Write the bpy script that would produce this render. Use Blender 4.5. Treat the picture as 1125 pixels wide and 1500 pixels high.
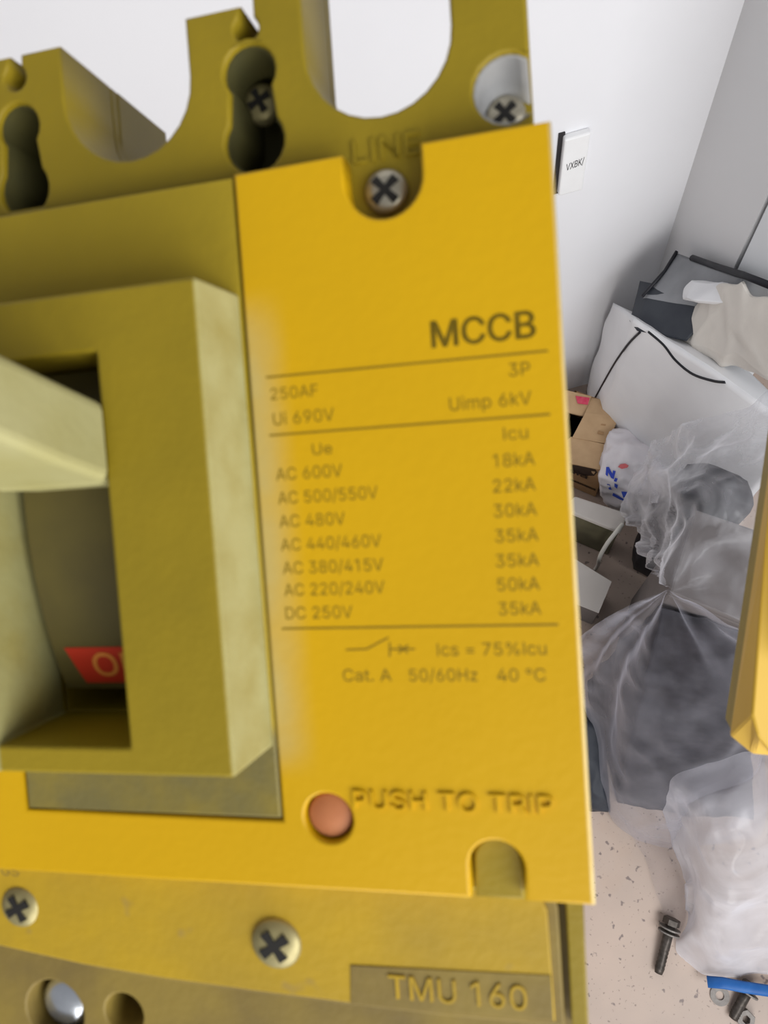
import bpy, bmesh, math, random
from mathutils import Vector, Matrix, noise

# ---------------------------------------------------------------- clear
for o in list(bpy.data.objects):
    bpy.data.objects.remove(o, do_unlink=True)
scene = bpy.context.scene
COL = scene.collection

# ---------------------------------------------------------------- camera
H = 1.60                                  # eye height above the floor
FPX, CX, CY = 1120.0, 562.5, 750.0
# world axes written in camera axes (right, down, forward)
XA = Vector((0.96480712, -0.26021335, -0.03789761))
YA = Vector((-0.22847709, -0.90088633, 0.36905560))
ZA = Vector((-0.13017463, -0.34740874, -0.92863434))
M = Matrix((XA, YA, ZA))                  # camera(r,d,f) -> world
right, down, fwd = M.col[0], M.col[1], M.col[2]
cam_d = bpy.data.cameras.new('camera')
cam_d.sensor_fit = 'VERTICAL'
cam_d.sensor_height = 24.0
cam_d.sensor_width = 18.0
cam_d.lens = FPX / 1500.0 * 24.0
cam_d.clip_start = 0.005
cam_d.clip_end = 50
cam_d.dof.use_dof = True
cam_d.dof.focus_distance = 1.4
cam_d.dof.aperture_fstop = 26
cam = bpy.data.objects.new('camera', cam_d)
COL.objects.link(cam)
mw = Matrix.Identity(4)
for i in range(3):
    mw[i][0] = right[i]
    mw[i][1] = -down[i]
    mw[i][2] = -fwd[i]
mw[0][3], mw[1][3], mw[2][3] = 0, 0, H
cam.matrix_world = mw
scene.camera = cam

# ---------------------------------------------------------------- light and exposure
world = bpy.data.worlds.new('world')
scene.world = world
world.use_nodes = True
bg = world.node_tree.nodes['Background']
bg.inputs[0].default_value = (0.93, 0.95, 1.0, 1)
bg.inputs[1].default_value = 0.40


def area_light(name, loc, target, size, energy, color):
    d = bpy.data.lights.new(name, 'AREA')
    d.shape = 'RECTANGLE'
    d.size, d.size_y = size
    d.energy = energy
    d.color = color
    o = bpy.data.objects.new(name, d)
    COL.objects.link(o)
    o.location = loc
    o.rotation_euler = (Vector(target) - Vector(loc)).to_track_quat('-Z', 'Y').to_euler()
    return o


area_light('window_daylight', (0.80, -1.10, 2.0), (0.25, 0.7, 0.9), (1.2, 1.0), 44, (0.97, 0.98, 1.0))
area_light('fill_light', (-0.35, -1.9, 1.45), (0.35, 0.8, 0.5), (1.1, 1.9), 46, (1.0, 0.985, 0.965))  # added fill for the lower wall, no doorway known here
scene.view_settings.view_transform = 'Standard'
scene.view_settings.look = 'None'
scene.view_settings.gamma = 1.0
scene.view_settings.exposure = -0.5
scene.view_settings.use_curve_mapping = False

# ---------------------------------------------------------------- measuring helpers


def ray(px, py):
    return M @ Vector((px - CX, py - CY, FPX))


def W(px, py, z=0.0):
    """point at height z seen along a sight line"""
    r = ray(px, py)
    return Vector((0, 0, H)) + r * ((z - H) / r.z)


def WD(px, py, d):
    """point at distance d along the viewing axis"""
    return Vector((0, 0, H)) + ray(px, py) * (d / FPX)


# breaker frame in camera axes: right, down, into
RB = Matrix(((0.97236514, 0.06776674, 0.22341376),
             (-0.05430386, 0.99634948, -0.06586961),
             (-0.22706195, 0.05191708, 0.97249549)))
RBT = RB.transposed()
S = 0.00092                               # one breaker unit in metres
B = M @ RB                                # columns: right, down, into (world)


def P(px, py, z=0.0):
    q = RBT @ Vector((px - CX, py - CY, FPX))
    return (q.x / q.z * (100 - z), -q.y / q.z * (100 - z))


def srgb(r, g, b):
    def f(c):
        c /= 255.0
        return c / 12.92 if c <= 0.04045 else ((c + 0.055) / 1.055) ** 2.4
    return (f(r), f(g), f(b), 1)


# ---------------------------------------------------------------- materials


def base_mat(name):
    m = bpy.data.materials.new(name)
    m.use_nodes = True
    nt = m.node_tree
    return m, nt, nt.nodes['Principled BSDF']


def mat(name, c1, c2=None, rough=0.5, metal=0.0, scale=20.0, bump=0.0, bscale=None, detail=4.0,
        spots=None, spot_scale=60.0, spot_t=0.7, coat=0.0, spec=0.25):
    m, nt, p = base_mat(name)
    N = nt.nodes
    L = nt.links
    tc = N.new('ShaderNodeTexCoord')
    p.inputs['Roughness'].default_value = rough
    p.inputs['Metallic'].default_value = metal
    p.inputs['Coat Weight'].default_value = coat
    p.inputs['Specular IOR Level'].default_value = spec
    c2 = c2 or tuple(min(1, c * 0.85) for c in c1[:3]) + (1,)
    nz = N.new('ShaderNodeTexNoise')
    nz.inputs['Scale'].default_value = scale
    nz.inputs['Detail'].default_value = detail
    L.new(tc.outputs['Object'], nz.inputs['Vector'])
    ramp = N.new('ShaderNodeValToRGB')
    ramp.color_ramp.elements[0].position = 0.35
    ramp.color_ramp.elements[0].color = c1
    ramp.color_ramp.elements[1].position = 0.68
    ramp.color_ramp.elements[1].color = c2
    L.new(nz.outputs['Fac'], ramp.inputs['Fac'])
    col = ramp.outputs['Color']
    if spots:
        n2 = N.new('ShaderNodeTexNoise')
        n2.inputs['Scale'].default_value = spot_scale
        n2.inputs['Detail'].default_value = 2.0
        L.new(tc.outputs['Object'], n2.inputs['Vector'])
        r2 = N.new('ShaderNodeValToRGB')
        r2.color_ramp.elements[0].position = spot_t
        r2.color_ramp.elements[0].color = (0, 0, 0, 1)
        r2.color_ramp.elements[1].position = min(1.0, spot_t + 0.06)
        r2.color_ramp.elements[1].color = (1, 1, 1, 1)
        L.new(n2.outputs['Fac'], r2.inputs['Fac'])
        mx = N.new('ShaderNodeMix')
        mx.data_type = 'RGBA'
        L.new(r2.outputs['Color'], mx.inputs['Factor'])
        L.new(col, mx.inputs['A'])
        mx.inputs['B'].default_value = spots
        col = mx.outputs['Result']
    L.new(col, p.inputs['Base Color'])
    if bump:
        bn = N.new('ShaderNodeTexNoise')
        bn.inputs['Scale'].default_value = bscale or scale * 6
        bn.inputs['Detail'].default_value = 3
        L.new(tc.outputs['Object'], bn.inputs['Vector'])
        b = N.new('ShaderNodeBump')
        b.inputs['Strength'].default_value = bump
        b.inputs['Distance'].default_value = 0.002
        L.new(bn.outputs['Fac'], b.inputs['Height'])
        L.new(b.outputs['Normal'], p.inputs['Normal'])
    return m


def add_dust_and_shading(m, overlay, terms, amount):
    """light, shade and real wear painted in as dust: product of ramps on object axes (axis, from, to), broken up by noise"""
    nt = m.node_tree
    N, L = nt.nodes, nt.links
    p = N['Principled BSDF']
    src = p.inputs['Base Color'].links[0].from_socket
    tc = N.new('ShaderNodeTexCoord')
    sep = N.new('ShaderNodeSeparateXYZ')
    L.new(tc.outputs['Object'], sep.inputs[0])
    nz = N.new('ShaderNodeTexNoise')
    nz.inputs['Scale'].default_value = 130
    nz.inputs['Detail'].default_value = 5
    L.new(tc.outputs['Object'], nz.inputs['Vector'])
    cur = N.new('ShaderNodeMapRange')
    cur.inputs[1].default_value, cur.inputs[2].default_value = 0.25, 0.6
    cur.inputs[3].default_value, cur.inputs[4].default_value = amount * 0.55, amount
    L.new(nz.outputs['Fac'], cur.inputs[0])
    cur = cur.outputs[0]
    for ax, a, b in terms:
        mr = N.new('ShaderNodeMapRange')
        mr.interpolation_type = 'SMOOTHSTEP'
        mr.inputs[1].default_value, mr.inputs[2].default_value = a * S, b * S
        mr.inputs[3].default_value, mr.inputs[4].default_value = (0, 1)
        L.new(sep.outputs['XYZ'.index(ax)], mr.inputs[0])
        mu = N.new('ShaderNodeMath')
        mu.operation = 'MULTIPLY'
        L.new(cur, mu.inputs[0])
        L.new(mr.outputs[0], mu.inputs[1])
        cur = mu.outputs[0]
    mx = N.new('ShaderNodeMix')
    mx.data_type = 'RGBA'
    L.new(cur, mx.inputs['Factor'])
    L.new(src, mx.inputs['A'])
    mx.inputs['B'].default_value = overlay
    L.new(mx.outputs['Result'], p.inputs['Base Color'])
    return m


def film_mat(name, tint, alpha_lo, alpha_hi, scale):
    m = bpy.data.materials.new(name)
    m.use_nodes = True
    nt = m.node_tree
    N, L = nt.nodes, nt.links
    N.clear()
    out = N.new('ShaderNodeOutputMaterial')
    tr = N.new('ShaderNodeBsdfTransparent')
    tr.inputs[0].default_value = (0.97, 0.97, 0.98, 1)
    p = N.new('ShaderNodeBsdfPrincipled')
    p.inputs['Base Color'].default_value = tint
    p.inputs['Roughness'].default_value = 0.22
    p.inputs['Specular IOR Level'].default_value = 0.7
    tl = N.new('ShaderNodeBsdfTranslucent')
    tl.inputs[0].default_value = tint
    m1 = N.new('ShaderNodeMixShader')
    m1.inputs[0].default_value = 0.3
    L.new(p.outputs[0], m1.inputs[1])
    L.new(tl.outputs[0], m1.inputs[2])
    tc = N.new('ShaderNodeTexCoord')
    nz = N.new('ShaderNodeTexNoise')
    nz.inputs['Scale'].default_value = scale
    nz.inputs['Detail'].default_value = 4
    nz.inputs['Distortion'].default_value = 1.0
    L.new(tc.outputs['Object'], nz.inputs['Vector'])
    mr = N.new('ShaderNodeMapRange')
    mr.inputs[1].default_value = 0.42
    mr.inputs[2].default_value = 0.74
    mr.inputs[3].default_value = alpha_lo
    mr.inputs[4].default_value = alpha_hi
    L.new(nz.outputs['Fac'], mr.inputs[0])
    lf_ = N.new('ShaderNodeLayerWeight')
    lf_.inputs[0].default_value = 0.5
    lw = N.new('ShaderNodeMath')
    lw.operation = 'POWER'
    L.new(lf_.outputs['Facing'], lw.inputs[0])
    lw.inputs[1].default_value = 3.0
    at_ = N.new('ShaderNodeAttribute')
    at_.attribute_name = 'film_layers'
    mu_ = N.new('ShaderNodeMath')
    mu_.operation = 'MULTIPLY'
    L.new(mr.outputs[0], mu_.inputs[0])
    L.new(at_.outputs['Fac'], mu_.inputs[1])
    ad = N.new('ShaderNodeMath')
    ad.operation = 'ADD'
    ad.use_clamp = True
    L.new(mu_.outputs[0], ad.inputs[0])
    L.new(lw.outputs[0], ad.inputs[1])
    m2 = N.new('ShaderNodeMixShader')
    L.new(ad.outputs[0], m2.inputs[0])
    L.new(tr.outputs[0], m2.inputs[1])
    L.new(m1.outputs[0], m2.inputs[2])
    L.new(m2.outputs[0], out.inputs[0])
    return m


OLIVE = mat('olive_plastic', (0.265, 0.188, 0.010, 1), (0.215, 0.155, 0.009, 1), 0.48, scale=45, bump=0.05, bscale=900,
            spots=(0.32, 0.26, 0.08, 1), spot_scale=90, spot_t=0.72)
SURR = add_dust_and_shading(mat('side_lit_dusty_olive_plastic', (0.265, 0.188, 0.010, 1), (0.215, 0.155, 0.009, 1), 0.48, scale=45, bump=0.05, bscale=900),
                (0.42, 0.40, 0.19, 1), [('X', -43.1, -42.5)], 0.9)  # right side paler: side light painted in over a dusty tone
BASEM = add_dust_and_shading(mat('shaded_grimy_olive_plastic', (0.33, 0.235, 0.014, 1), (0.28, 0.20, 0.012, 1), 0.48, scale=45, bump=0.05, bscale=900,
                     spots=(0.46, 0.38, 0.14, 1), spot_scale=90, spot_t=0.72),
                 (0.125, 0.112, 0.05, 1), [('Y', -34, -37)], 0.85)  # lower strip darker: surround's shade painted in with the grime
add_dust_and_shading(SURR, (0.36, 0.35, 0.17, 1), [('X', -77.0, -77.6)], 0.7)  # inner left wall paler: light on it painted into the dusty tone
DUSTY_LIT = mat('lit_dusty_olive_plastic', (0.36, 0.335, 0.16, 1), (0.31, 0.28, 0.11, 1), 0.6, scale=60, bump=0.05, bscale=900)  # lever tone takes in the side light as well as dustiness
YELLOW = mat('yellow_plastic', (0.56, 0.325, 0.003, 1), (0.52, 0.30, 0.003, 1), 0.4, scale=18, bump=0.03, bscale=700,
             spots=(0.45, 0.27, 0.02, 1), spot_scale=420, spot_t=0.79)
add_dust_and_shading(YELLOW, (0.42, 0.35, 0.15, 1), [('X', -34.5, -41.0), ('X', -84, -83), ('Y', -43, -36), ('Y', 27, 18)], 0.75)  # pale fade beside the surround: scuffs plus its painted reflection
add_dust_and_shading(YELLOW, (0.72, 0.62, 0.34, 1), [('X', 0.65, 1.3)], 0.7)
PANEL = mat('worn_yellow_plastic', (0.44, 0.28, 0.012, 1), (0.35, 0.23, 0.02, 1), 0.5, scale=55, bump=0.05, bscale=700,
            spots=(0.33, 0.22, 0.04, 1), spot_scale=160, spot_t=0.68)
LOWER = mat('soiled_olive_plastic', (0.24, 0.17, 0.035, 1), (0.17, 0.12, 0.035, 1), 0.55, scale=70, bump=0.05, bscale=700)
DRUM = mat('dark_drum_plastic', (0.10, 0.08, 0.022, 1), (0.075, 0.06, 0.02, 1), 0.5, scale=80)
BLACK = mat('dark_gap', (0.012, 0.011, 0.01, 1), (0.02, 0.018, 0.015, 1), 0.7)
PRINT = mat('printed_ink', (0.17, 0.11, 0.006, 1), (0.21, 0.135, 0.006, 1), 0.5, scale=150)
INK = mat('dark_ink', (0.02, 0.018, 0.02, 1), (0.03, 0.028, 0.03, 1), 0.6)
SLEEVE = mat('pale_reflection_grey', (0.42, 0.42, 0.42, 1), (0.36, 0.36, 0.36, 1), 0.4, 0.2, scale=200)  # pale grey stands for wall light reflected into the half hole
HOLE_SHADE = mat('dark_hole_shade', (0.085, 0.075, 0.022, 1), (0.06, 0.055, 0.02, 1), 0.6, scale=120)  # dark colour standing for the shade inside the post holes
RED = mat('red_marking', (0.45, 0.03, 0.012, 1), (0.40, 0.028, 0.012, 1), 0.5)
GOLD = mat('gold_marking', (0.62, 0.22, 0.04, 1), (0.55, 0.20, 0.04, 1), 0.5)
ORANGE = mat('orange_button', (0.48, 0.18, 0.07, 1), (0.42, 0.15, 0.06, 1), 0.5, scale=200)
STEEL = mat('screw_steel', (0.50, 0.46, 0.36, 1), (0.36, 0.32, 0.24, 1), 0.38, 0.75, scale=300)
BRASSY = mat('dull_screw', (0.36, 0.31, 0.15, 1), (0.28, 0.24, 0.11, 1), 0.45, 0.5, scale=300)
SHINY = mat('bright_steel', (0.75, 0.78, 0.82, 1), (0.6, 0.63, 0.68, 1), 0.25, 0.9, scale=200)
BOLT = mat('dark_bolt_steel', (0.055, 0.047, 0.04, 1), (0.10, 0.085, 0.075, 1), 0.4, 0.5, scale=120)
GALV = mat('galvanised_steel', (0.20, 0.18, 0.165, 1), (0.26, 0.24, 0.22, 1), 0.5, 0.3, scale=150)
WALLW = mat('white_paint', (0.755, 0.755, 0.775, 1), (0.725, 0.725, 0.745, 1), 0.6, scale=4, bump=0.05, bscale=120)
WALLG = mat('grey_paint', (0.66, 0.655, 0.66, 1), (0.63, 0.63, 0.635, 1), 0.5, scale=4)
DOORG = mat('pale_grey_laminate', (0.70, 0.72, 0.74, 1), (0.67, 0.69, 0.71, 1), 0.45, scale=4)
WHITEP = mat('white_plastic', (0.80, 0.80, 0.80, 1), (0.76, 0.76, 0.76, 1), 0.4)
CARD = mat('cardboard', (0.55, 0.37, 0.21, 1), (0.49, 0.325, 0.18, 1), 0.8, scale=40)
CARDD = mat('brown_cardboard_side', (0.40, 0.24, 0.12, 1), (0.36, 0.215, 0.105, 1), 0.8, scale=40)
PINK = mat('pink_sticker', (0.65, 0.05, 0.11, 1), (0.7, 0.1, 0.16, 1), 0.5, scale=120)
BROWNP = mat('dark_brown_print', (0.035, 0.02, 0.015, 1), (0.05, 0.03, 0.02, 1), 0.6)
FABW = mat('white_coated_fabric', (0.82, 0.82, 0.83, 1), (0.76, 0.76, 0.775, 1), 0.5, scale=8, bump=0.1, bscale=60)
FABC = mat('cream_fabric', (0.70, 0.66, 0.60, 1), (0.60, 0.565, 0.52, 1), 0.65, scale=9, bump=0.15, bscale=50)
FABK = mat('black_fabric', (0.028, 0.032, 0.042, 1), (0.045, 0.05, 0.06, 1), 0.5, scale=20)
FABG = mat('grey_mesh_fabric', (0.20, 0.205, 0.215, 1), (0.26, 0.265, 0.28, 1), 0.45, scale=20)
PIPING = mat('black_piping', (0.012, 0.012, 0.016, 1), (0.02, 0.02, 0.025, 1), 0.4)
CHAR = mat('charcoal_fabric', (0.018, 0.017, 0.021, 1), (0.036, 0.034, 0.041, 1), 0.55, scale=40, bump=0.4, bscale=55)
TAUPE = mat('taupe_board', (0.15, 0.132, 0.126, 1), (0.13, 0.115, 0.11, 1), 0.55, scale=12)
BAGW = mat('white_bag_plastic', (0.72, 0.68, 0.70, 1), (0.64, 0.61, 0.64, 1), 0.35, scale=25, bump=0.2, bscale=60)
BLUEI = mat('blue_print', (0.03, 0.06, 0.45, 1), (0.05, 0.1, 0.5, 1), 0.5)
REDI = mat('red_print', (0.65, 0.1, 0.12, 1), (0.7, 0.2, 0.2, 1), 0.5)
BEIGE = mat('beige_plastic', (0.60, 0.56, 0.52, 1), (0.55, 0.51, 0.47, 1), 0.5, scale=12)
KHAKI = mat('khaki_plastic', (0.13, 0.12, 0.07, 1), (0.09, 0.085, 0.05, 1), 0.5, scale=25)
CABLE = mat('white_cable', (0.66, 0.64, 0.58, 1), (0.6, 0.58, 0.53, 1), 0.45)
BLUE = mat('blue_strap_plastic', (0.02, 0.11, 0.36, 1), (0.03, 0.14, 0.42, 1), 0.4, scale=60)
FILM = film_mat('clear_film', (0.80, 0.80, 0.84, 1), 0.05, 0.60, 8)
FILM2 = film_mat('thin_film_over_dark', (0.62, 0.62, 0.70, 1), 0.02, 0.13, 8)
FILM3 = film_mat('crumpled_clear_film', (0.86, 0.85, 0.90, 1), 0.40, 0.78, 7)
YELLOW2 = mat('pale_yellow_plastic', (0.66, 0.42, 0.06, 1), (0.60, 0.37, 0.045, 1), 0.42, scale=25,
              spots=(0.40, 0.22, 0.03, 1), spot_scale=260, spot_t=0.78)


def floor_mat():
    m, nt, p = base_mat('speckled_beige_floor')
    N, L = nt.nodes, nt.links
    tc = N.new('ShaderNodeTexCoord')
    p.inputs['Roughness'].default_value = 0.45

    def nz(scale, detail=3.0):
        n = N.new('ShaderNodeTexNoise')
        n.inputs['Scale'].default_value = scale
        n.inputs['Detail'].default_value = detail
        L.new(tc.outputs['Object'], n.inputs['Vector'])
        return n.outputs['Fac']

    def ramp(src, a, ca, b, cb):
        r = N.new('ShaderNodeValToRGB')
        r.color_ramp.elements[0].position = a
        r.color_ramp.elements[0].color = ca
        r.color_ramp.elements[1].position = b
        r.color_ramp.elements[1].color = cb
        L.new(src, r.inputs['Fac'])
        return r.outputs['Color']

    def mix(f, a, b):
        x = N.new('ShaderNodeMix')
        x.data_type = 'RGBA'
        L.new(f, x.inputs['Factor'])
        L.new(a, x.inputs['A'])
        if isinstance(b, tuple):
            x.inputs['B'].default_value = b
        else:
            L.new(b, x.inputs['B'])
        return x.outputs['Result']
    k, w = (0, 0, 0, 1), (1, 1, 1, 1)
    base = ramp(nz(6, 5), 0.35, (0.52, 0.40, 0.325, 1), 0.65, (0.44, 0.345, 0.285, 1))
    rust = ramp(nz(3.2, 4), 0.56, k, 0.75, (0.7, 0.7, 0.7, 1))
    c = mix(rust, base, (0.46, 0.30, 0.19, 1))
    s1 = ramp(nz(60, 2), 0.655, k, 0.70, (0.85, 0.85, 0.85, 1))
    c = mix(s1, c, (0.16, 0.12, 0.11, 1))
    s2 = ramp(nz(150, 2), 0.66, k, 0.72, (0.75, 0.75, 0.75, 1))
    c = mix(s2, c, (0.22, 0.16, 0.13, 1))
    L.new(c, p.inputs['Base Color'])
    return m


FLOORM = floor_mat()

# ---------------------------------------------------------------- object helpers


def tag(o, label=None, cat=None, group=None, kind=None):
    if label:
        o['label'] = label
    if cat:
        o['category'] = cat
    if group:
        o['group'] = group
    if kind:
        o['kind'] = kind
    return o


def link(name, me, m=None, parent=None, matrix=None, smooth=False):
    o = bpy.data.objects.new(name, me)
    COL.objects.link(o)
    if m:
        me.materials.clear()
        me.materials.append(m)
    if parent:
        o.parent = parent
    if matrix is not None:
        o.matrix_local = matrix
    if smooth:
        for p in me.polygons:
            p.use_smooth = True
    return o


def empty(name, matrix):
    o = bpy.data.objects.new(name, None)
    o.empty_display_size = 0.02
    COL.objects.link(o)
    o.matrix_world = matrix
    return o


def from_bm(name, bm, m, parent=None, smooth=False, recalc=True):
    if recalc:
        bmesh.ops.recalc_face_normals(bm, faces=bm.faces)
    me = bpy.data.meshes.new(name)
    bm.to_mesh(me)
    bm.free()
    return link(name, me, m, parent, smooth=smooth)


def prism(name, loops, z0, z1, m, parent, bevel=0.0, sc=S):
    """flat outline (with holes) pushed to thickness; units of sc"""
    cu = bpy.data.curves.new('tmp', 'CURVE')
    cu.dimensions = '2D'
    cu.fill_mode = 'BOTH'
    for lp in loops:
        sp = cu.splines.new('POLY')
        sp.points.add(len(lp) - 1)
        for i, p in enumerate(lp):
            sp.points[i].co = (p[0], p[1], 0, 1)
        sp.use_cyclic_u = True
    cu.extrude = max((z1 - z0) / 2 - bevel, 0.001)
    cu.bevel_depth = bevel
    cu.bevel_resolution = 2
    cu.offset = -bevel
    ob = bpy.data.objects.new('tmp', cu)
    me = bpy.data.meshes.new_from_object(ob)
    bpy.data.objects.remove(ob)
    bpy.data.curves.remove(cu)
    zc = (z0 + z1) / 2
    for v in me.vertices:
        v.co = Vector((v.co.x, v.co.y, v.co.z + zc)) * sc
    me.name = name
    return link(name, me, m, parent)


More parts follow.
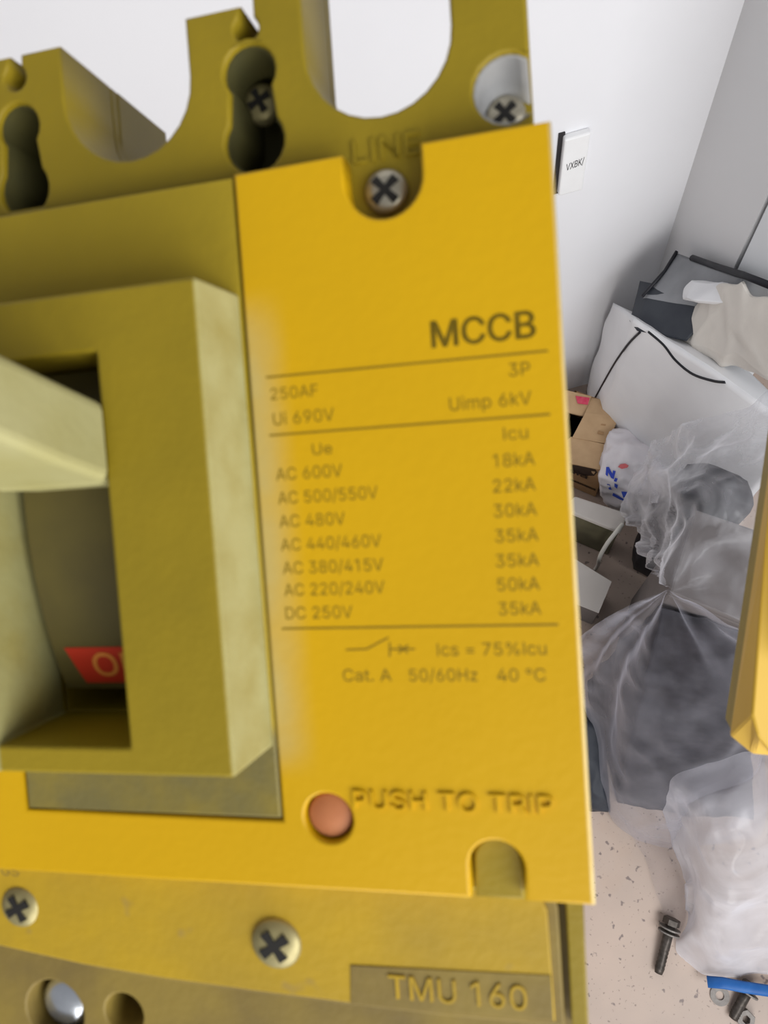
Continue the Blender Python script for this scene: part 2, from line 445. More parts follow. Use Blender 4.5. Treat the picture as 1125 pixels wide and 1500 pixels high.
# outlines of a plain grotesque letter: [advance, [x, y, x, y ...] per loop]
GLYPHS = {"%":[676,[[175,283,146,286,121,297,101,314,86,335,78,360,75,388,75,412,78,440,87,464,101,486,121,503,146,513,175,517,206,513,230,503,250,486,264,464,273,440,276,412,276,388,273,360,264,335,250,314,230,297,205,286],[175,327,198,332,212,346,221,365,223,388,223,412,221,435,213,454,198,468,175,473,153,468,138,454,130,435,127,412,127,388,130,365,138,346,153,332],[501,-10,471,-6,446,5,426,21,412,43,403,68,400,95,400,120,403,147,412,172,427,194,447,210,471,221,501,225,531,221,556,210,576,194,590,172,598,147,601,120,601,95,598,68,589,43,575,21,555,5,531,-6],[501,35,523,39,538,53,546,73,549,95,549,120,546,142,538,162,524,176,501,180,479,176,464,162,456,142,453,120,453,95,455,73,464,53,479,39],[132,0,482,509,540,509,191,0]]],".":[188,[[95,-4,78,-1,63,9,53,24,50,41,53,59,63,73,78,83,95,87,113,83,128,73,138,59,141,41,138,24,128,9,113,-1]]],"/":[249,[[235,533,71,-76,14,-76,178,533]]],"0":[453,[[227,-7,191,-3,158,7,130,24,105,48,85,77,69,113,57,155,50,202,48,254,50,306,57,353,69,395,85,431,106,461,130,484,159,502,191,512,227,516,262,512,295,502,323,484,348,461,368,431,384,395,396,353,403,306,405,254,403,202,396,155,384,113,368,77,348,48,323,24,295,7,263,-3],[227,50,250,52,271,60,290,74,306,92,320,116,330,144,338,176,342,213,344,254,342,295,338,332,330,365,320,393,306,416,290,435,271,449,250,457,227,460,203,457,182,449,163,435,147,416,134,393,123,365,115,332,111,295,109,254,111,213,115,176,123,144,134,116,147,92,163,74,182,60,203,52]]],"1":[400,[[256,509,256,0,192,0,192,448,66,358,66,427,178,509]]],"2":[453,[[64,0,64,47,234,229,252,248,268,266,282,282,299,305,311,327,318,348,320,371,317,397,308,419,293,436,273,449,250,457,224,460,196,457,172,447,153,433,139,413,130,390,127,362,66,362,68,391,75,418,86,442,102,464,121,482,143,496,168,507,196,513,225,516,254,513,281,507,306,497,328,482,346,465,361,445,372,423,379,398,381,372,378,345,371,318,363,299,351,280,336,259,317,235,294,209,267,180,153,60,389,57,389,0]]],"3":[453,[[218,-7,188,-5,159,1,133,10,108,22,88,38,70,57,57,79,48,104,44,132,109,132,115,107,126,87,144,71,165,59,191,52,219,50,248,53,275,61,297,74,315,93,325,116,329,145,326,172,316,196,299,217,275,234,254,241,229,246,201,248,157,248,157,299,288,448,70,452,70,509,372,509,372,461,211,278,211,289,247,290,279,286,308,276,333,262,354,244,371,222,383,198,391,173,393,145,390,116,383,90,370,66,354,45,333,27,309,12,281,2,251,-5]]],"4":[453,[[40,105,40,158,247,509,311,509,109,166,413,163,413,105],[282,0,282,121,282,146,282,318,343,318,343,0]]],"5":[453,[[221,-7,192,-5,165,1,140,11,118,25,99,41,83,60,71,82,63,105,60,130,122,130,127,108,138,89,154,73,173,60,196,52,221,50,250,53,276,64,298,82,314,104,324,131,328,162,326,183,321,203,314,221,297,244,275,262,248,273,218,277,192,275,167,268,145,258,128,246,67,253,96,509,366,509,366,452,151,452,134,301,155,315,178,325,203,331,229,334,252,332,274,328,294,321,313,311,330,299,345,285,358,269,370,251,379,231,386,210,390,187,391,163,388,132,381,102,369,76,352,52,332,32,309,15,282,3,253,-4]]],"6":[453,[[226,-7,196,-4,168,3,142,15,119,31,100,51,84,74,73,101,66,130,64,162,65,187,71,212,80,239,93,268,112,302,137,340,252,509,322,509,151,261,145,261,165,288,196,307,214,312,235,314,265,312,291,305,316,295,337,280,355,262,370,240,380,215,387,187,389,157,387,127,379,98,368,73,352,50,333,30,310,14,284,3,257,-4],[226,48,254,52,279,63,299,79,314,101,324,128,327,157,324,187,314,213,299,235,279,251,254,262,226,265,198,262,174,252,153,235,138,214,128,188,125,158,128,128,138,102,153,79,174,63,198,52]]],"7":[453,[[97,0,323,448,62,452,62,509,391,509,391,449,165,0]]],"8":[453,[[226,-7,193,-5,163,1,136,11,111,25,91,42,74,62,62,84,54,109,52,135,53,156,58,176,65,195,81,220,101,241,125,256,153,265,129,276,109,289,93,308,80,330,73,354,70,380,73,405,79,429,90,450,106,469,124,485,146,498,170,508,197,514,226,516,255,514,282,508,306,498,328,485,346,469,361,450,373,429,379,405,382,380,379,354,372,330,359,308,343,289,323,276,300,267,327,256,351,241,372,220,387,195,395,176,399,156,401,135,398,109,391,84,378,62,362,42,341,25,317,11,289,1,259,-5],[226,49,258,52,285,60,307,74,323,91,333,113,337,139,333,165,322,189,305,208,283,223,256,232,226,235,196,232,169,223,147,208,130,189,119,165,115,139,119,113,129,91,145,74,167,60,185,54,205,50],[226,290,252,292,274,300,293,313,307,330,316,351,319,376,316,399,308,420,294,437,275,449,252,457,226,460,200,457,177,449,159,437,145,420,136,399,133,376,136,351,145,330,159,313,178,300,201,292]]],"9":[453,[[226,516,256,513,285,506,310,494,333,478,352,458,368,434,380,408,387,378,389,347,387,322,382,296,373,270,359,240,340,207,315,168,200,0,130,0,301,248,307,248,287,221,257,202,218,195,188,197,161,203,137,214,116,229,98,247,83,269,72,294,66,321,64,352,66,382,73,411,85,436,101,459,120,479,143,494,168,506,196,513],[226,460,199,457,174,446,154,429,138,407,129,381,125,352,129,322,138,295,154,274,174,257,199,247,226,243,254,247,279,257,299,273,314,295,324,321,327,350,324,381,314,407,299,429,279,446,254,457]]],"=":[453,[[72,245,72,301,381,301,381,245],[72,97,72,153,381,153,381,97]]],"A":[480,[[16,0,201,509,276,509,463,0,395,0,287,302,280,323,272,346,264,372,255,402,244,438,232,478,245,478,233,437,222,402,213,371,204,345,197,322,191,302,85,0],[110,142,110,199,370,199,370,142]]],"B":[456,[[60,0,60,509,241,509,274,507,304,501,329,491,350,477,367,461,381,442,390,421,396,398,398,374,395,344,387,320,373,301,356,286,315,267,315,262,339,257,363,245,385,227,402,203,411,184,416,161,418,136,416,111,410,88,400,67,386,48,368,31,344,18,317,8,284,2,247,0],[125,57,245,57,281,60,309,67,330,80,344,96,353,115,355,137,352,161,342,184,327,203,306,218,279,228,248,231,125,231],[125,285,238,285,265,288,288,296,308,309,323,326,333,348,336,372,333,393,326,412,313,429,294,442,270,449,240,452,125,452]]],"C":[510,[[267,-7,225,-3,186,7,150,25,119,49,92,79,70,115,53,157,44,203,40,254,44,305,53,352,70,393,92,429,119,459,150,484,186,501,225,512,267,516,293,514,317,511,340,504,362,496,383,485,402,471,419,456,435,438,448,418,459,397,467,373,473,348,408,348,401,373,389,395,375,413,357,428,337,440,315,449,267,456,237,453,209,445,184,432,161,414,141,391,125,364,113,332,106,295,103,254,106,213,113,177,125,145,141,117,161,94,184,76,210,63,237,56,267,53,315,60,357,81,375,96,389,114,401,136,408,160,473,160,467,135,459,112,448,91,435,71,420,53,402,38,383,24,363,13,341,5,317,-2,293,-6]]],"D":[502,[[219,0,96,0,96,57,215,57,254,60,288,68,318,81,343,99,363,122,379,149,390,181,397,216,399,255,397,294,390,329,379,361,364,388,344,410,320,428,291,441,258,449,221,452,93,452,93,509,225,509,273,505,315,495,353,478,385,455,412,426,433,391,449,351,458,306,462,255,458,205,449,159,433,119,411,83,384,54,351,31,312,14,268,3],[125,509,125,0,60,0,60,509]]],"E":[419,[[60,0,60,509,372,509,372,452,125,452,125,286,355,286,355,229,125,229,125,57,375,57,375,0]]],"F":[410,[[60,0,60,509,369,509,369,452,125,452,125,278,346,278,346,221,125,221,125,0]]],"G":[520,[[269,-7,225,-3,185,7,149,25,118,49,91,79,69,116,53,157,43,203,40,254,43,305,53,352,69,393,91,429,117,459,149,484,184,501,223,512,265,516,291,514,316,510,340,504,363,494,384,483,403,469,421,453,436,436,449,416,460,395,468,373,474,349,408,349,387,393,356,427,337,439,315,448,291,454,265,456,236,453,209,445,183,432,160,414,141,392,125,364,113,332,106,295,103,254,106,213,113,177,125,145,141,117,161,95,184,76,210,63,238,56,269,53,296,55,322,61,345,71,365,85,382,102,396,123,407,147,413,173,415,202,434,199,283,199,283,256,478,256,478,200,475,160,466,124,451,91,431,62,406,38,377,19,344,5,308,-4]]],"H":[517,[[60,0,60,509,125,509,125,289,392,289,392,509,457,509,457,0,392,0,392,232,125,232,125,0]]],"I":[185,[[60,0,60,509,125,509,125,0]]],"K":[467,[[104,145,104,216,139,261,174,303,212,344,364,509,448,509,231,276],[60,0,60,509,125,509,125,334,124,225,125,193,125,0],[372,0,188,259,228,309,449,0]]],"L":[393,[[60,0,60,509,125,509,125,57,361,57,361,0]]],"M":[628,[[60,0,60,509,152,509,277,187,287,159,299,123,311,84,322,49,307,49,318,83,330,121,342,158,352,187,476,509,568,509,568,0,504,0,504,291,504,327,505,369,506,413,507,457,513,457,498,409,482,363,467,322,456,291,342,0,286,0,170,291,159,321,145,361,129,408,112,457,119,457,120,416,121,372,122,328,122,291,122,0]]],"N":[523,[[60,0,60,509,136,509,343,183,352,169,363,151,388,107,414,55,405,54,401,108,399,157,399,195,399,509,463,509,463,0,387,0,202,290,177,331,164,354,148,381,136,402,123,425,108,452,119,454,122,384,123,354,124,328,125,307,125,291,125,0]]],"O":[533,[[267,-7,225,-3,186,7,150,25,119,49,92,79,70,115,53,157,44,203,40,254,44,305,53,352,70,393,92,429,119,459,150,484,186,501,225,512,267,516,309,512,348,501,384,484,415,459,442,429,464,393,480,352,490,305,493,254,490,203,480,157,464,115,442,79,415,49,384,25,348,7,309,-3],[267,53,296,55,324,63,349,76,372,94,392,116,408,144,420,176,428,213,430,254,428,295,420,332,408,365,392,392,372,415,349,433,324,446,296,453,267,456,237,453,210,445,184,433,161,415,142,392,125,364,113,332,106,295,103,254,106,213,113,176,125,144,142,117,161,94,184,76,210,63,237,55]]],"P":[445,[[60,0,60,509,235,509,272,506,305,499,332,487,356,471,375,452,390,430,400,404,407,377,409,348,407,318,400,291,390,265,375,243,356,223,332,207,305,195,272,188,235,186,125,186,125,0],[125,242,233,242,257,244,279,248,297,256,318,272,333,294,342,319,344,348,342,376,333,402,318,423,297,439,279,446,257,451,232,452,125,452]]],"R":[449,[[60,0,60,509,236,509,273,506,305,500,333,489,356,473,376,455,390,433,401,408,407,381,409,352,407,323,401,296,390,271,376,250,356,232,333,217,305,206,273,200,236,198,125,198,125,0],[125,255,234,255,258,256,280,260,298,267,319,281,334,300,342,324,345,352,342,380,334,405,319,425,298,440,279,446,258,451,233,452,125,452],[353,0,230,229,303,229,428,0]]],"S":[447,[[224,-9,188,-7,156,-1,128,9,102,23,81,40,64,60,51,83,42,109,38,137,104,137,110,110,123,88,142,71,166,59,194,52,224,49,246,50,267,54,286,60,311,74,329,92,341,114,346,139,342,161,332,179,316,193,296,205,245,222,184,239,145,253,112,269,86,289,67,313,56,341,52,372,54,400,62,425,75,448,92,468,113,484,138,498,165,508,195,514,227,516,259,514,289,508,316,498,340,484,360,468,377,449,390,427,398,403,401,378,337,378,332,402,320,421,302,437,280,449,254,456,225,459,194,456,167,448,145,435,129,418,118,398,115,376,119,352,131,334,148,319,169,308,212,293,264,279,312,264,359,238,379,220,395,198,402,180,407,161,408,139,406,112,399,87,386,64,370,43,349,25,323,11,294,0,261,-7]]],"T":[449,[[32,452,32,509,417,509,417,452,257,452,257,0,193,0,193,452]]],"U":[517,[[259,-8,220,-6,186,2,154,15,126,33,103,55,85,80,71,108,63,140,60,173,60,509,124,509,124,178,126,155,132,133,141,113,153,95,169,80,187,68,208,59,232,53,259,52,285,53,309,59,331,68,349,80,364,95,377,113,385,133,391,155,393,178,393,509,457,509,457,173,454,140,446,108,433,80,414,55,391,33,363,15,332,2,297,-6]]],"V":[480,[[204,0,16,509,84,509,192,206,199,187,207,164,215,137,225,106,236,71,248,31,235,31,247,71,257,107,267,138,276,165,283,187,290,206,395,509,463,509,278,0]]],"X":[474,[[18,0,217,284,217,236,29,509,104,509,178,400,192,379,204,361,223,329,243,292,232,292,252,329,272,361,298,400,374,509,446,509,259,239,259,287,456,0,382,0,292,129,268,165,250,195,230,231,244,231,225,196,206,166,182,129,91,0]]],"a":[389,[[160,-9,137,-7,115,-3,94,5,76,15,60,29,48,45,38,63,32,84,30,108,34,138,43,161,58,179,78,193,125,211,178,220,209,224,234,227,252,230,265,235,273,243,276,255,273,279,267,297,256,311,240,322,220,329,196,331,171,329,149,322,132,313,118,301,100,274,41,291,51,313,64,331,79,346,95,358,114,368,133,375,153,380,173,383,194,384,239,379,263,372,286,360,306,343,322,320,330,301,335,278,337,251,337,0,277,0,277,52,272,52,252,25,236,12,215,1,190,-6],[170,45,202,49,228,59,248,74,263,93,272,115,276,138,276,190,270,186,259,182,231,176,200,171,175,168,134,159,117,150,103,139,95,124,92,105,94,87,102,72,114,61,130,52,149,47]]],"c":[396,[[207,-8,174,-5,144,3,117,16,93,35,72,58,56,85,44,116,37,150,34,187,37,225,44,260,56,291,72,318,93,341,117,360,144,374,174,382,207,384,234,383,260,377,305,356,324,341,340,322,353,301,362,277,303,262,290,289,270,311,242,325,207,330,184,328,163,321,145,310,130,296,118,278,108,258,102,236,98,212,96,187,98,163,102,139,108,117,118,97,130,80,145,66,163,55,184,49,207,46,243,52,271,66,292,89,304,117,363,102,354,78,341,56,325,37,306,21,285,9,261,-1,235,-6]]],"e":[404,[[212,-8,177,-5,145,3,117,16,92,35,72,58,56,85,44,116,37,150,34,187,36,224,44,258,55,290,71,317,91,340,115,359,142,373,172,382,205,384,226,383,246,380,266,374,285,366,303,355,319,341,334,324,347,305,357,282,365,256,370,227,371,194,371,169,75,169,75,221,338,221,310,202,308,226,304,248,298,269,283,294,263,314,237,326,205,330,183,328,164,323,146,313,125,294,109,270,99,241,96,211,96,178,98,151,102,127,110,106,121,88,135,73,151,61,169,53,190,48,212,46,234,48,254,53,271,61,285,73,297,88,306,105,365,91,353,63,335,39,320,26,302,14,283,4,261,-3,237,-7]]],"i":[167,[[53,0,53,379,114,379,114,0],[84,443,67,446,54,455,44,468,41,483,44,499,54,512,67,521,84,524,100,521,114,512,123,499,126,483,123,468,114,455,100,446]]],"k":[381,[[110,137,110,212,121,212,284,379,360,379,184,199,177,199],[53,0,53,509,114,509,114,0],[294,0,148,186,191,229,372,0]]],"l":[175,[[58,0,58,509,118,509,118,0]]],"m":[610,[[53,0,53,379,112,379,112,295,118,323,132,346,151,363,172,376,195,384,219,386,245,383,268,375,287,361,303,342,314,320,321,295,312,295,322,321,337,343,357,361,381,375,407,383,437,386,458,385,478,380,497,372,514,361,529,346,541,328,550,307,555,283,557,255,557,0,496,0,496,254,493,279,485,298,473,313,447,326,419,330,395,328,374,320,358,307,345,290,338,270,335,247,335,0,274,0,274,260,269,288,253,311,229,326,199,330,178,328,158,320,140,307,126,289,117,266,114,238,114,0]]],"p":[424,[[53,-143,53,379,112,379,112,319,118,319,137,346,152,360,171,373,197,381,229,384,259,382,287,374,313,361,335,342,354,320,370,293,381,261,388,227,390,189,388,151,381,116,370,84,355,57,336,34,313,16,288,3,260,-6,229,-8,198,-5,173,4,153,17,138,31,118,59,114,-143],[220,47,242,49,262,55,279,66,294,80,306,97,316,117,323,139,327,163,328,189,327,215,323,239,316,261,307,281,295,298,280,311,262,322,243,328,220,330,198,328,178,322,161,312,147,299,134,282,125,263,118,241,114,216,113,189,114,162,118,138,125,115,135,95,147,78,162,65,179,55,198,49]]],"s":[365,[[182,-8,157,-7,133,-3,112,3,93,12,76,24,62,38,50,54,41,73,36,94,94,107,105,79,124,60,150,49,181,45,206,47,227,53,244,62,262,81,268,103,265,121,254,136,237,147,212,155,149,170,118,180,92,192,72,208,58,227,50,249,47,274,49,295,55,314,65,332,79,347,95,360,115,370,137,378,161,383,187,384,212,383,234,379,254,372,279,358,299,339,314,316,324,290,268,277,258,298,243,316,219,328,187,333,156,329,131,317,114,299,109,277,112,258,124,243,144,232,172,223,229,209,261,200,287,187,306,171,320,153,328,131,331,107,329,85,323,65,312,47,298,31,281,18,260,6,236,-2,210,-7]]],"t":[227,[[204,379,204,327,6,327,6,379],[65,471,126,471,126,98,128,76,136,61,150,53,170,50,185,51,202,54,213,2,192,-3,168,-4,138,-1,113,7,92,21,77,41,68,64,65,93]]],"u":[410,[[182,-5,158,-3,135,2,115,11,97,23,82,39,69,59,60,82,54,109,53,139,53,379,114,379,114,144,116,117,124,94,137,75,154,61,175,53,200,50,226,53,249,62,268,77,283,97,293,122,296,153,296,379,357,379,357,0,298,0,298,92,307,92,294,60,277,35,257,17,234,5,209,-3]]],"z":[380,[[42,0,42,46,254,320,48,323,48,379,333,379,333,331,126,60,339,56,339,0]]],"°":[316,[[158,283,128,287,101,298,77,316,59,340,47,367,43,397,45,418,50,437,59,455,77,479,101,497,128,509,158,513,188,509,216,497,239,479,257,455,266,437,271,418,273,397,269,367,257,340,239,316,216,298,188,287],[158,334,175,336,190,343,203,353,213,366,220,381,222,397,220,414,213,430,203,443,190,453,175,459,158,462,141,459,126,453,113,443,103,430,97,414,95,397,97,381,103,366,113,353,126,343,141,336]]]}


def poly_area(p):
    return 0.5 * sum(p[i - 1][0] * p[i][1] - p[i][0] * p[i - 1][1] for i in range(len(p)))


def inside(q, p):
    c = False
    for i in range(len(p)):
        a, b = p[i - 1], p[i]
        if (a[1] > q[1]) != (b[1] > q[1]) and q[0] < (b[0] - a[0]) * (q[1] - a[1]) / (b[1] - a[1]) + a[0]:
            c = not c
    return c


def text_mesh(body, extrude=0.0, offset=0.0, bevel=0.0):
    """lettering as a mesh, capital height 0.70; strokes that overlap are filled one by one"""
    k = 0.70 / 509
    bm = bmesh.new()
    x = 0
    for ch in body:
        if ch == ' ':
            x += 200
            continue
        w, loops = GLYPHS[ch]
        loops = [[((lp[2 * i] + x) * k, lp[2 * i + 1] * k) for i in range(len(lp) // 2)] for lp in loops]
        x += w
        sg = max((poly_area(p) for p in loops), key=abs) > 0
        outs = [p for p in loops if (poly_area(p) > 0) == sg]
        holes = [p for p in loops if (poly_area(p) > 0) != sg]
        sets = [[p] for p in outs]
        for h in holes:
            own = [t for t in sets if inside(h[0], t[0])]
            if own:
                min(own, key=lambda t: abs(poly_area(t[0]))).append(h)
        for st in sets:
            cu = bpy.data.curves.new('tmp', 'CURVE')
            cu.dimensions = '2D'
            cu.fill_mode = 'BOTH' if extrude else 'FRONT'
            for lp in st:
                sp = cu.splines.new('POLY')
                sp.points.add(len(lp) - 1)
                for i, q in enumerate(lp):
                    sp.points[i].co = (q[0], q[1], 0, 1)
                sp.use_cyclic_u = True
            cu.extrude = extrude
            cu.offset = offset
            cu.bevel_depth = bevel
            ob = bpy.data.objects.new('tmp', cu)
            me = bpy.data.meshes.new_from_object(ob)
            bm.from_mesh(me)
            bpy.data.objects.remove(ob)
            bpy.data.curves.remove(cu)
            bpy.data.meshes.remove(me)
    me = bpy.data.meshes.new('lettering')
    bm.to_mesh(me)
    bm.free()
    return me


def text_fit(name, body, x0, x1, y, cap, z, m, parent, extrude=0.0, offset=0.0, bevel=0.0, sc=S, bold=0.0):
    """lettering between x0 and x1, base line y, capital height cap"""
    me = text_mesh(body, 0.0 if not extrude else 0.1, offset, bevel)
    if bold:
        bm = bmesh.new()
        for dx, dy in ((0, 0), (-bold, 0), (bold, 0), (0, bold * .6), (0, -bold * .6)):
            k = len(bm.verts)
            bm.from_mesh(me)
            bm.verts.ensure_lookup_table()
            for v in bm.verts[k:]:
                v.co.x += dx
                v.co.y += dy
        bm.to_mesh(me)
        bm.free()
    xs = [v.co.x for v in me.vertices]
    a, b = min(xs), max(xs)
    kx = (x1 - x0) / (b - a)
    ky = cap / 0.70
    zs = max(abs(v.co.z) for v in me.vertices) or 1
    for v in me.vertices:
        v.co = Vector((x0 + (v.co.x - a) * kx, y + v.co.y * ky,
                       z + (v.co.z / zs * extrude if extrude else 0))) * sc
    me.name = name
    return link(name, me, m, parent)


def circle(cx, cy, r, n=32, ry=None):
    ry = ry or r
    return [(cx + r * math.cos(2 * math.pi * i / n), cy + ry * math.sin(2 * math.pi * i / n)) for i in range(n)]


def peanut(cx, yu, yl, ru, rl, n=14):
    """two overlapping round holes joined by a waist"""
    pts = []
    for i in range(n + 1):
        a = math.radians(-38 + 256 * i / n)
        pts.append((cx + ru * math.cos(a), yu + ru * math.sin(a)))
    for i in range(n + 1):
        a = math.radians(142 + 256 * i / n)
        pts.append((cx + rl * math.cos(a), yl + rl * math.sin(a)))
    return pts


def lathe(name, prof, m, parent=None, n=28, sc=1.0, loc=(0, 0, 0), smooth=True, mtx=None):
    """profile (r,z) turned about z"""
    bm = bmesh.new()
    rings = []
    for r, z in prof:
        if r < 1e-6:
            rings.append([bm.verts.new((0, 0, z))])
        else:
            rings.append([bm.verts.new((r * math.cos(2 * math.pi * i / n), r * math.sin(2 * math.pi * i / n), z)) for i in range(n)])
    for a, b in zip(rings, rings[1:]):
        for i in range(n):
            j = (i + 1) % n
            if len(a) == 1 and len(b) == 1:
                continue
            if len(a) == 1:
                bm.faces.new((a[0], b[i], b[j]))
            elif len(b) == 1:
                bm.faces.new((a[i], a[j], b[0]))
            else:
                bm.faces.new((a[i], a[j], b[j], b[i]))
    T = (mtx or Matrix.Identity(4))
    for v in bm.verts:
        v.co = T @ ((v.co + Vector(loc)) * sc)
    return from_bm(name, bm, m, parent, smooth)


def tube(name, pts, r, m, parent=None, n=10, flat=None):
    """round (or flat) tube along points"""
    bm = bmesh.new()
    rings = []
    up = Vector((0.13, 0.21, 1)).normalized()
    for i, p in enumerate(pts):
        p = Vector(p)
        t = (Vector(pts[min(i + 1, len(pts) - 1)]) - Vector(pts[max(i - 1, 0)])).normalized()
        a = t.cross(up)
        if a.length < 1e-4:
            a = Vector((1, 0, 0))
        a.normalize()
        b = a.cross(t).normalized()
        ra, rb = (r, r) if not flat else flat
        rings.append([bm.verts.new(p + a * ra * math.cos(2 * math.pi * k / n) + b * rb * math.sin(2 * math.pi * k / n)) for k in range(n)])
    for A, Bq in zip(rings, rings[1:]):
        for k in range(n):
            bm.faces.new((A[k], A[(k + 1) % n], Bq[(k + 1) % n], Bq[k]))
    bm.faces.new(rings[0])
    bm.faces.new(rings[-1])
    return from_bm(name, bm, m, parent, True)


def box8(name, c, m, parent=None, bevel=0.0):
    """solid from eight corners: four below, four above, both in turn"""
    bm = bmesh.new()
    v = [bm.verts.new(Vector(p)) for p in c]
    for f in ((0, 1, 2, 3), (4, 5, 6, 7), (0, 1, 5, 4), (1, 2, 6, 5), (2, 3, 7, 6), (3, 0, 4, 7)):
        bm.faces.new([v[i] for i in f])
    bmesh.ops.recalc_face_normals(bm, faces=bm.faces)
    if bevel:
        bmesh.ops.bevel(bm, geom=list(bm.edges), offset=bevel, segments=2, profile=0.5, affect='EDGES')
    return from_bm(name, bm, m, parent)


def box(name, lo, hi, m, parent=None, bevel=0.0):
    x0, y0, z0 = lo
    x1, y1, z1 = hi
    return box8(name, [(x0, y0, z0), (x1, y0, z0), (x1, y1, z0), (x0, y1, z0),
                       (x0, y0, z1), (x1, y0, z1), (x1, y1, z1), (x0, y1, z1)], m, parent, bevel)


def ridged(p, s):
    v = 1 - abs(noise.noise(p * s))
    return v * v


def lump(name, c, m, parent=None, n=22, rnd=0.35, amp=0.01, freq=9.0, seed=0, bulge=0.0):
    """soft stuffed body spanned by eight corners (four below, four above)"""
    c = [Vector(p) for p in c]
    bm = bmesh.new()
    bmesh.ops.create_cube(bm, size=2)
    bmesh.ops.subdivide_edges(bm, edges=bm.edges, cuts=n, use_grid_fill=True)
    ctr = sum(c, Vector()) / 8
    for v in bm.verts:
        q = v.co.copy()
        sph = q.normalized() * 1.25
        q = q.lerp(sph, rnd)
        u, w, t = (q.x + 1) / 2, (q.y + 1) / 2, (q.z + 1) / 2
        lo = (c[0] * (1 - u) + c[1] * u) * (1 - w) + (c[3] * (1 - u) + c[2] * u) * w
        hi = (c[4] * (1 - u) + c[5] * u) * (1 - w) + (c[7] * (1 - u) + c[6] * u) * w
        p = lo * (1 - t) + hi * t
        d = (p - ctr).normalized()
        s = Vector((seed * 3.1, seed * 1.7, seed))
        k = noise.noise(p * freq + s) * amp + (ridged(p + s, freq * 1.6) - 0.6) * amp * 0.8
        v.co = p + d * (k + bulge)
        v.co.z = max(v.co.z, 0.002)
    return from_bm(name, bm, m, parent, True)


def cr(p0, p1, p2, p3, t):
    return 0.5 * ((2 * p1) + (p2 - p0) * t + (2 * p0 - 5 * p1 + 4 * p2 - p3) * t * t + (3 * p1 - p0 - 3 * p2 + p3) * t ** 3)


def spline(pts, k):
    out = []
    n = len(pts)
    for i in range(n - 1):
        a, b, c_, d = pts[max(i - 1, 0)], pts[i], pts[i + 1], pts[min(i + 2, n - 1)]
        for j in range(k):
            out.append(cr(a, b, c_, d, j / k))
    out.append(pts[-1])
    return out


def sheet(name, net, m, parent=None, k=14, amp=0.008, freq=12.0, seed=0, pleat=None, layers=None):
    """crumpled film stretched over a net of points"""
    net = [[Vector(p) for p in r] for r in net]
    rows = [spline(r, k) for r in net]
    cols = [spline([r[j] for r in rows], k) for j in range(len(rows[0]))]
    bm = bmesh.new()
    s = Vector((seed * 2.3, seed * 5.1, seed * 0.7))
    vs = []
    nx, ny = len(cols), len(cols[0])
    for i in range(nx):
        line = []
        for j in range(ny):
            p = cols[i][j]
            a = cols[min(i + 1, nx - 1)][j] - cols[max(i - 1, 0)][j]
            b = cols[i][min(j + 1, ny - 1)] - cols[i][max(j - 1, 0)]
            nn = a.cross(b)
            nn = nn.normalized() if nn.length > 1e-9 else Vector((0, 0, 1))
            if nn.z < 0:
                nn = -nn
            d = (ridged(p + s, freq) - 0.6) * amp + noise.noise(p * freq * 2.7 + s) * amp * 0.35 \
                + (ridged(p.yzx + s, freq * 2.2) - 0.6) * amp * 0.4
            if pleat:
                c0, cnt, pa = pleat
                r = p - c0
                ang = math.atan2(r.y, r.x)
                dist = (r.x ** 2 + r.y ** 2) ** 0.5
                d += pa * math.sin(ang * cnt + 2 * noise.noise(p * 4)) * min(1, dist / 0.08) * math.exp(-dist / 0.22)
            q = p + nn * d
            q.z = max(q.z, 0.003)
            line.append(bm.verts.new(q))
        vs.append(line)
    for i in range(nx - 1):
        for j in range(ny - 1):
            bm.faces.new((vs[i][j], vs[i + 1][j], vs[i + 1][j + 1], vs[i][j + 1]))
    bm.normal_update()
    if sum(f.normal.z for f in bm.faces) < 0:
        bmesh.ops.reverse_faces(bm, faces=bm.faces)
    ob = from_bm(name, bm, m, parent, True, False)
    # how many layers of film lie on each other here, row by row of the net
    at = ob.data.attributes.new('film_layers', 'FLOAT', 'POINT')
    lay = layers or [1.0] * len(net)
    for i in range(nx):
        for j in range(ny):
            t = j / k
            a = min(int(t), len(lay) - 1)
            b = min(a + 1, len(lay) - 1)
            at.data[i * ny + j].value = lay[a] + (lay[b] - lay[a]) * (t - a)
    return ob


# ---------------------------------------------------------------- the room
D = 0.812                                 # back wall
XB = 0.5557                               # right wall
tag(box('floor', (-2.2, -2.4, -0.1), (2.4, D + 0.12, 0), FLOORM), kind='structure')
tag(box('wall_back', (-2.2, D, 0), (XB + 0.12, D + 0.12, 2.6), WALLW), kind='structure')


def on_right_wall(px, py):
    r = ray(px, py)
    return Vector((0, 0, H)) + r * (XB / r.x)


gy = on_right_wall(1100, 344).y
tag(box('wall_right', (XB, gy + 0.004, 0), (XB + 0.12, D, 2.6), WALLG), kind='structure')
tag(box('door_gap_1', (XB + 0.012, gy - 0.004, 0), (XB + 0.12, gy + 0.004, 2.6), INK), kind='structure')  # shade of the door gap, drawn as a black strip
tag(box('door_1', (XB, gy - 0.10, 0.01), (XB + 0.04, gy - 0.004, 2.2), DOORG, bevel=0.002), kind='structure')

# switch plate on the back wall


def on_back(px, py, off=0.0):
    r = ray(px, py)
    return Vector((0, 0, H)) + r * ((D - off) / r.y)


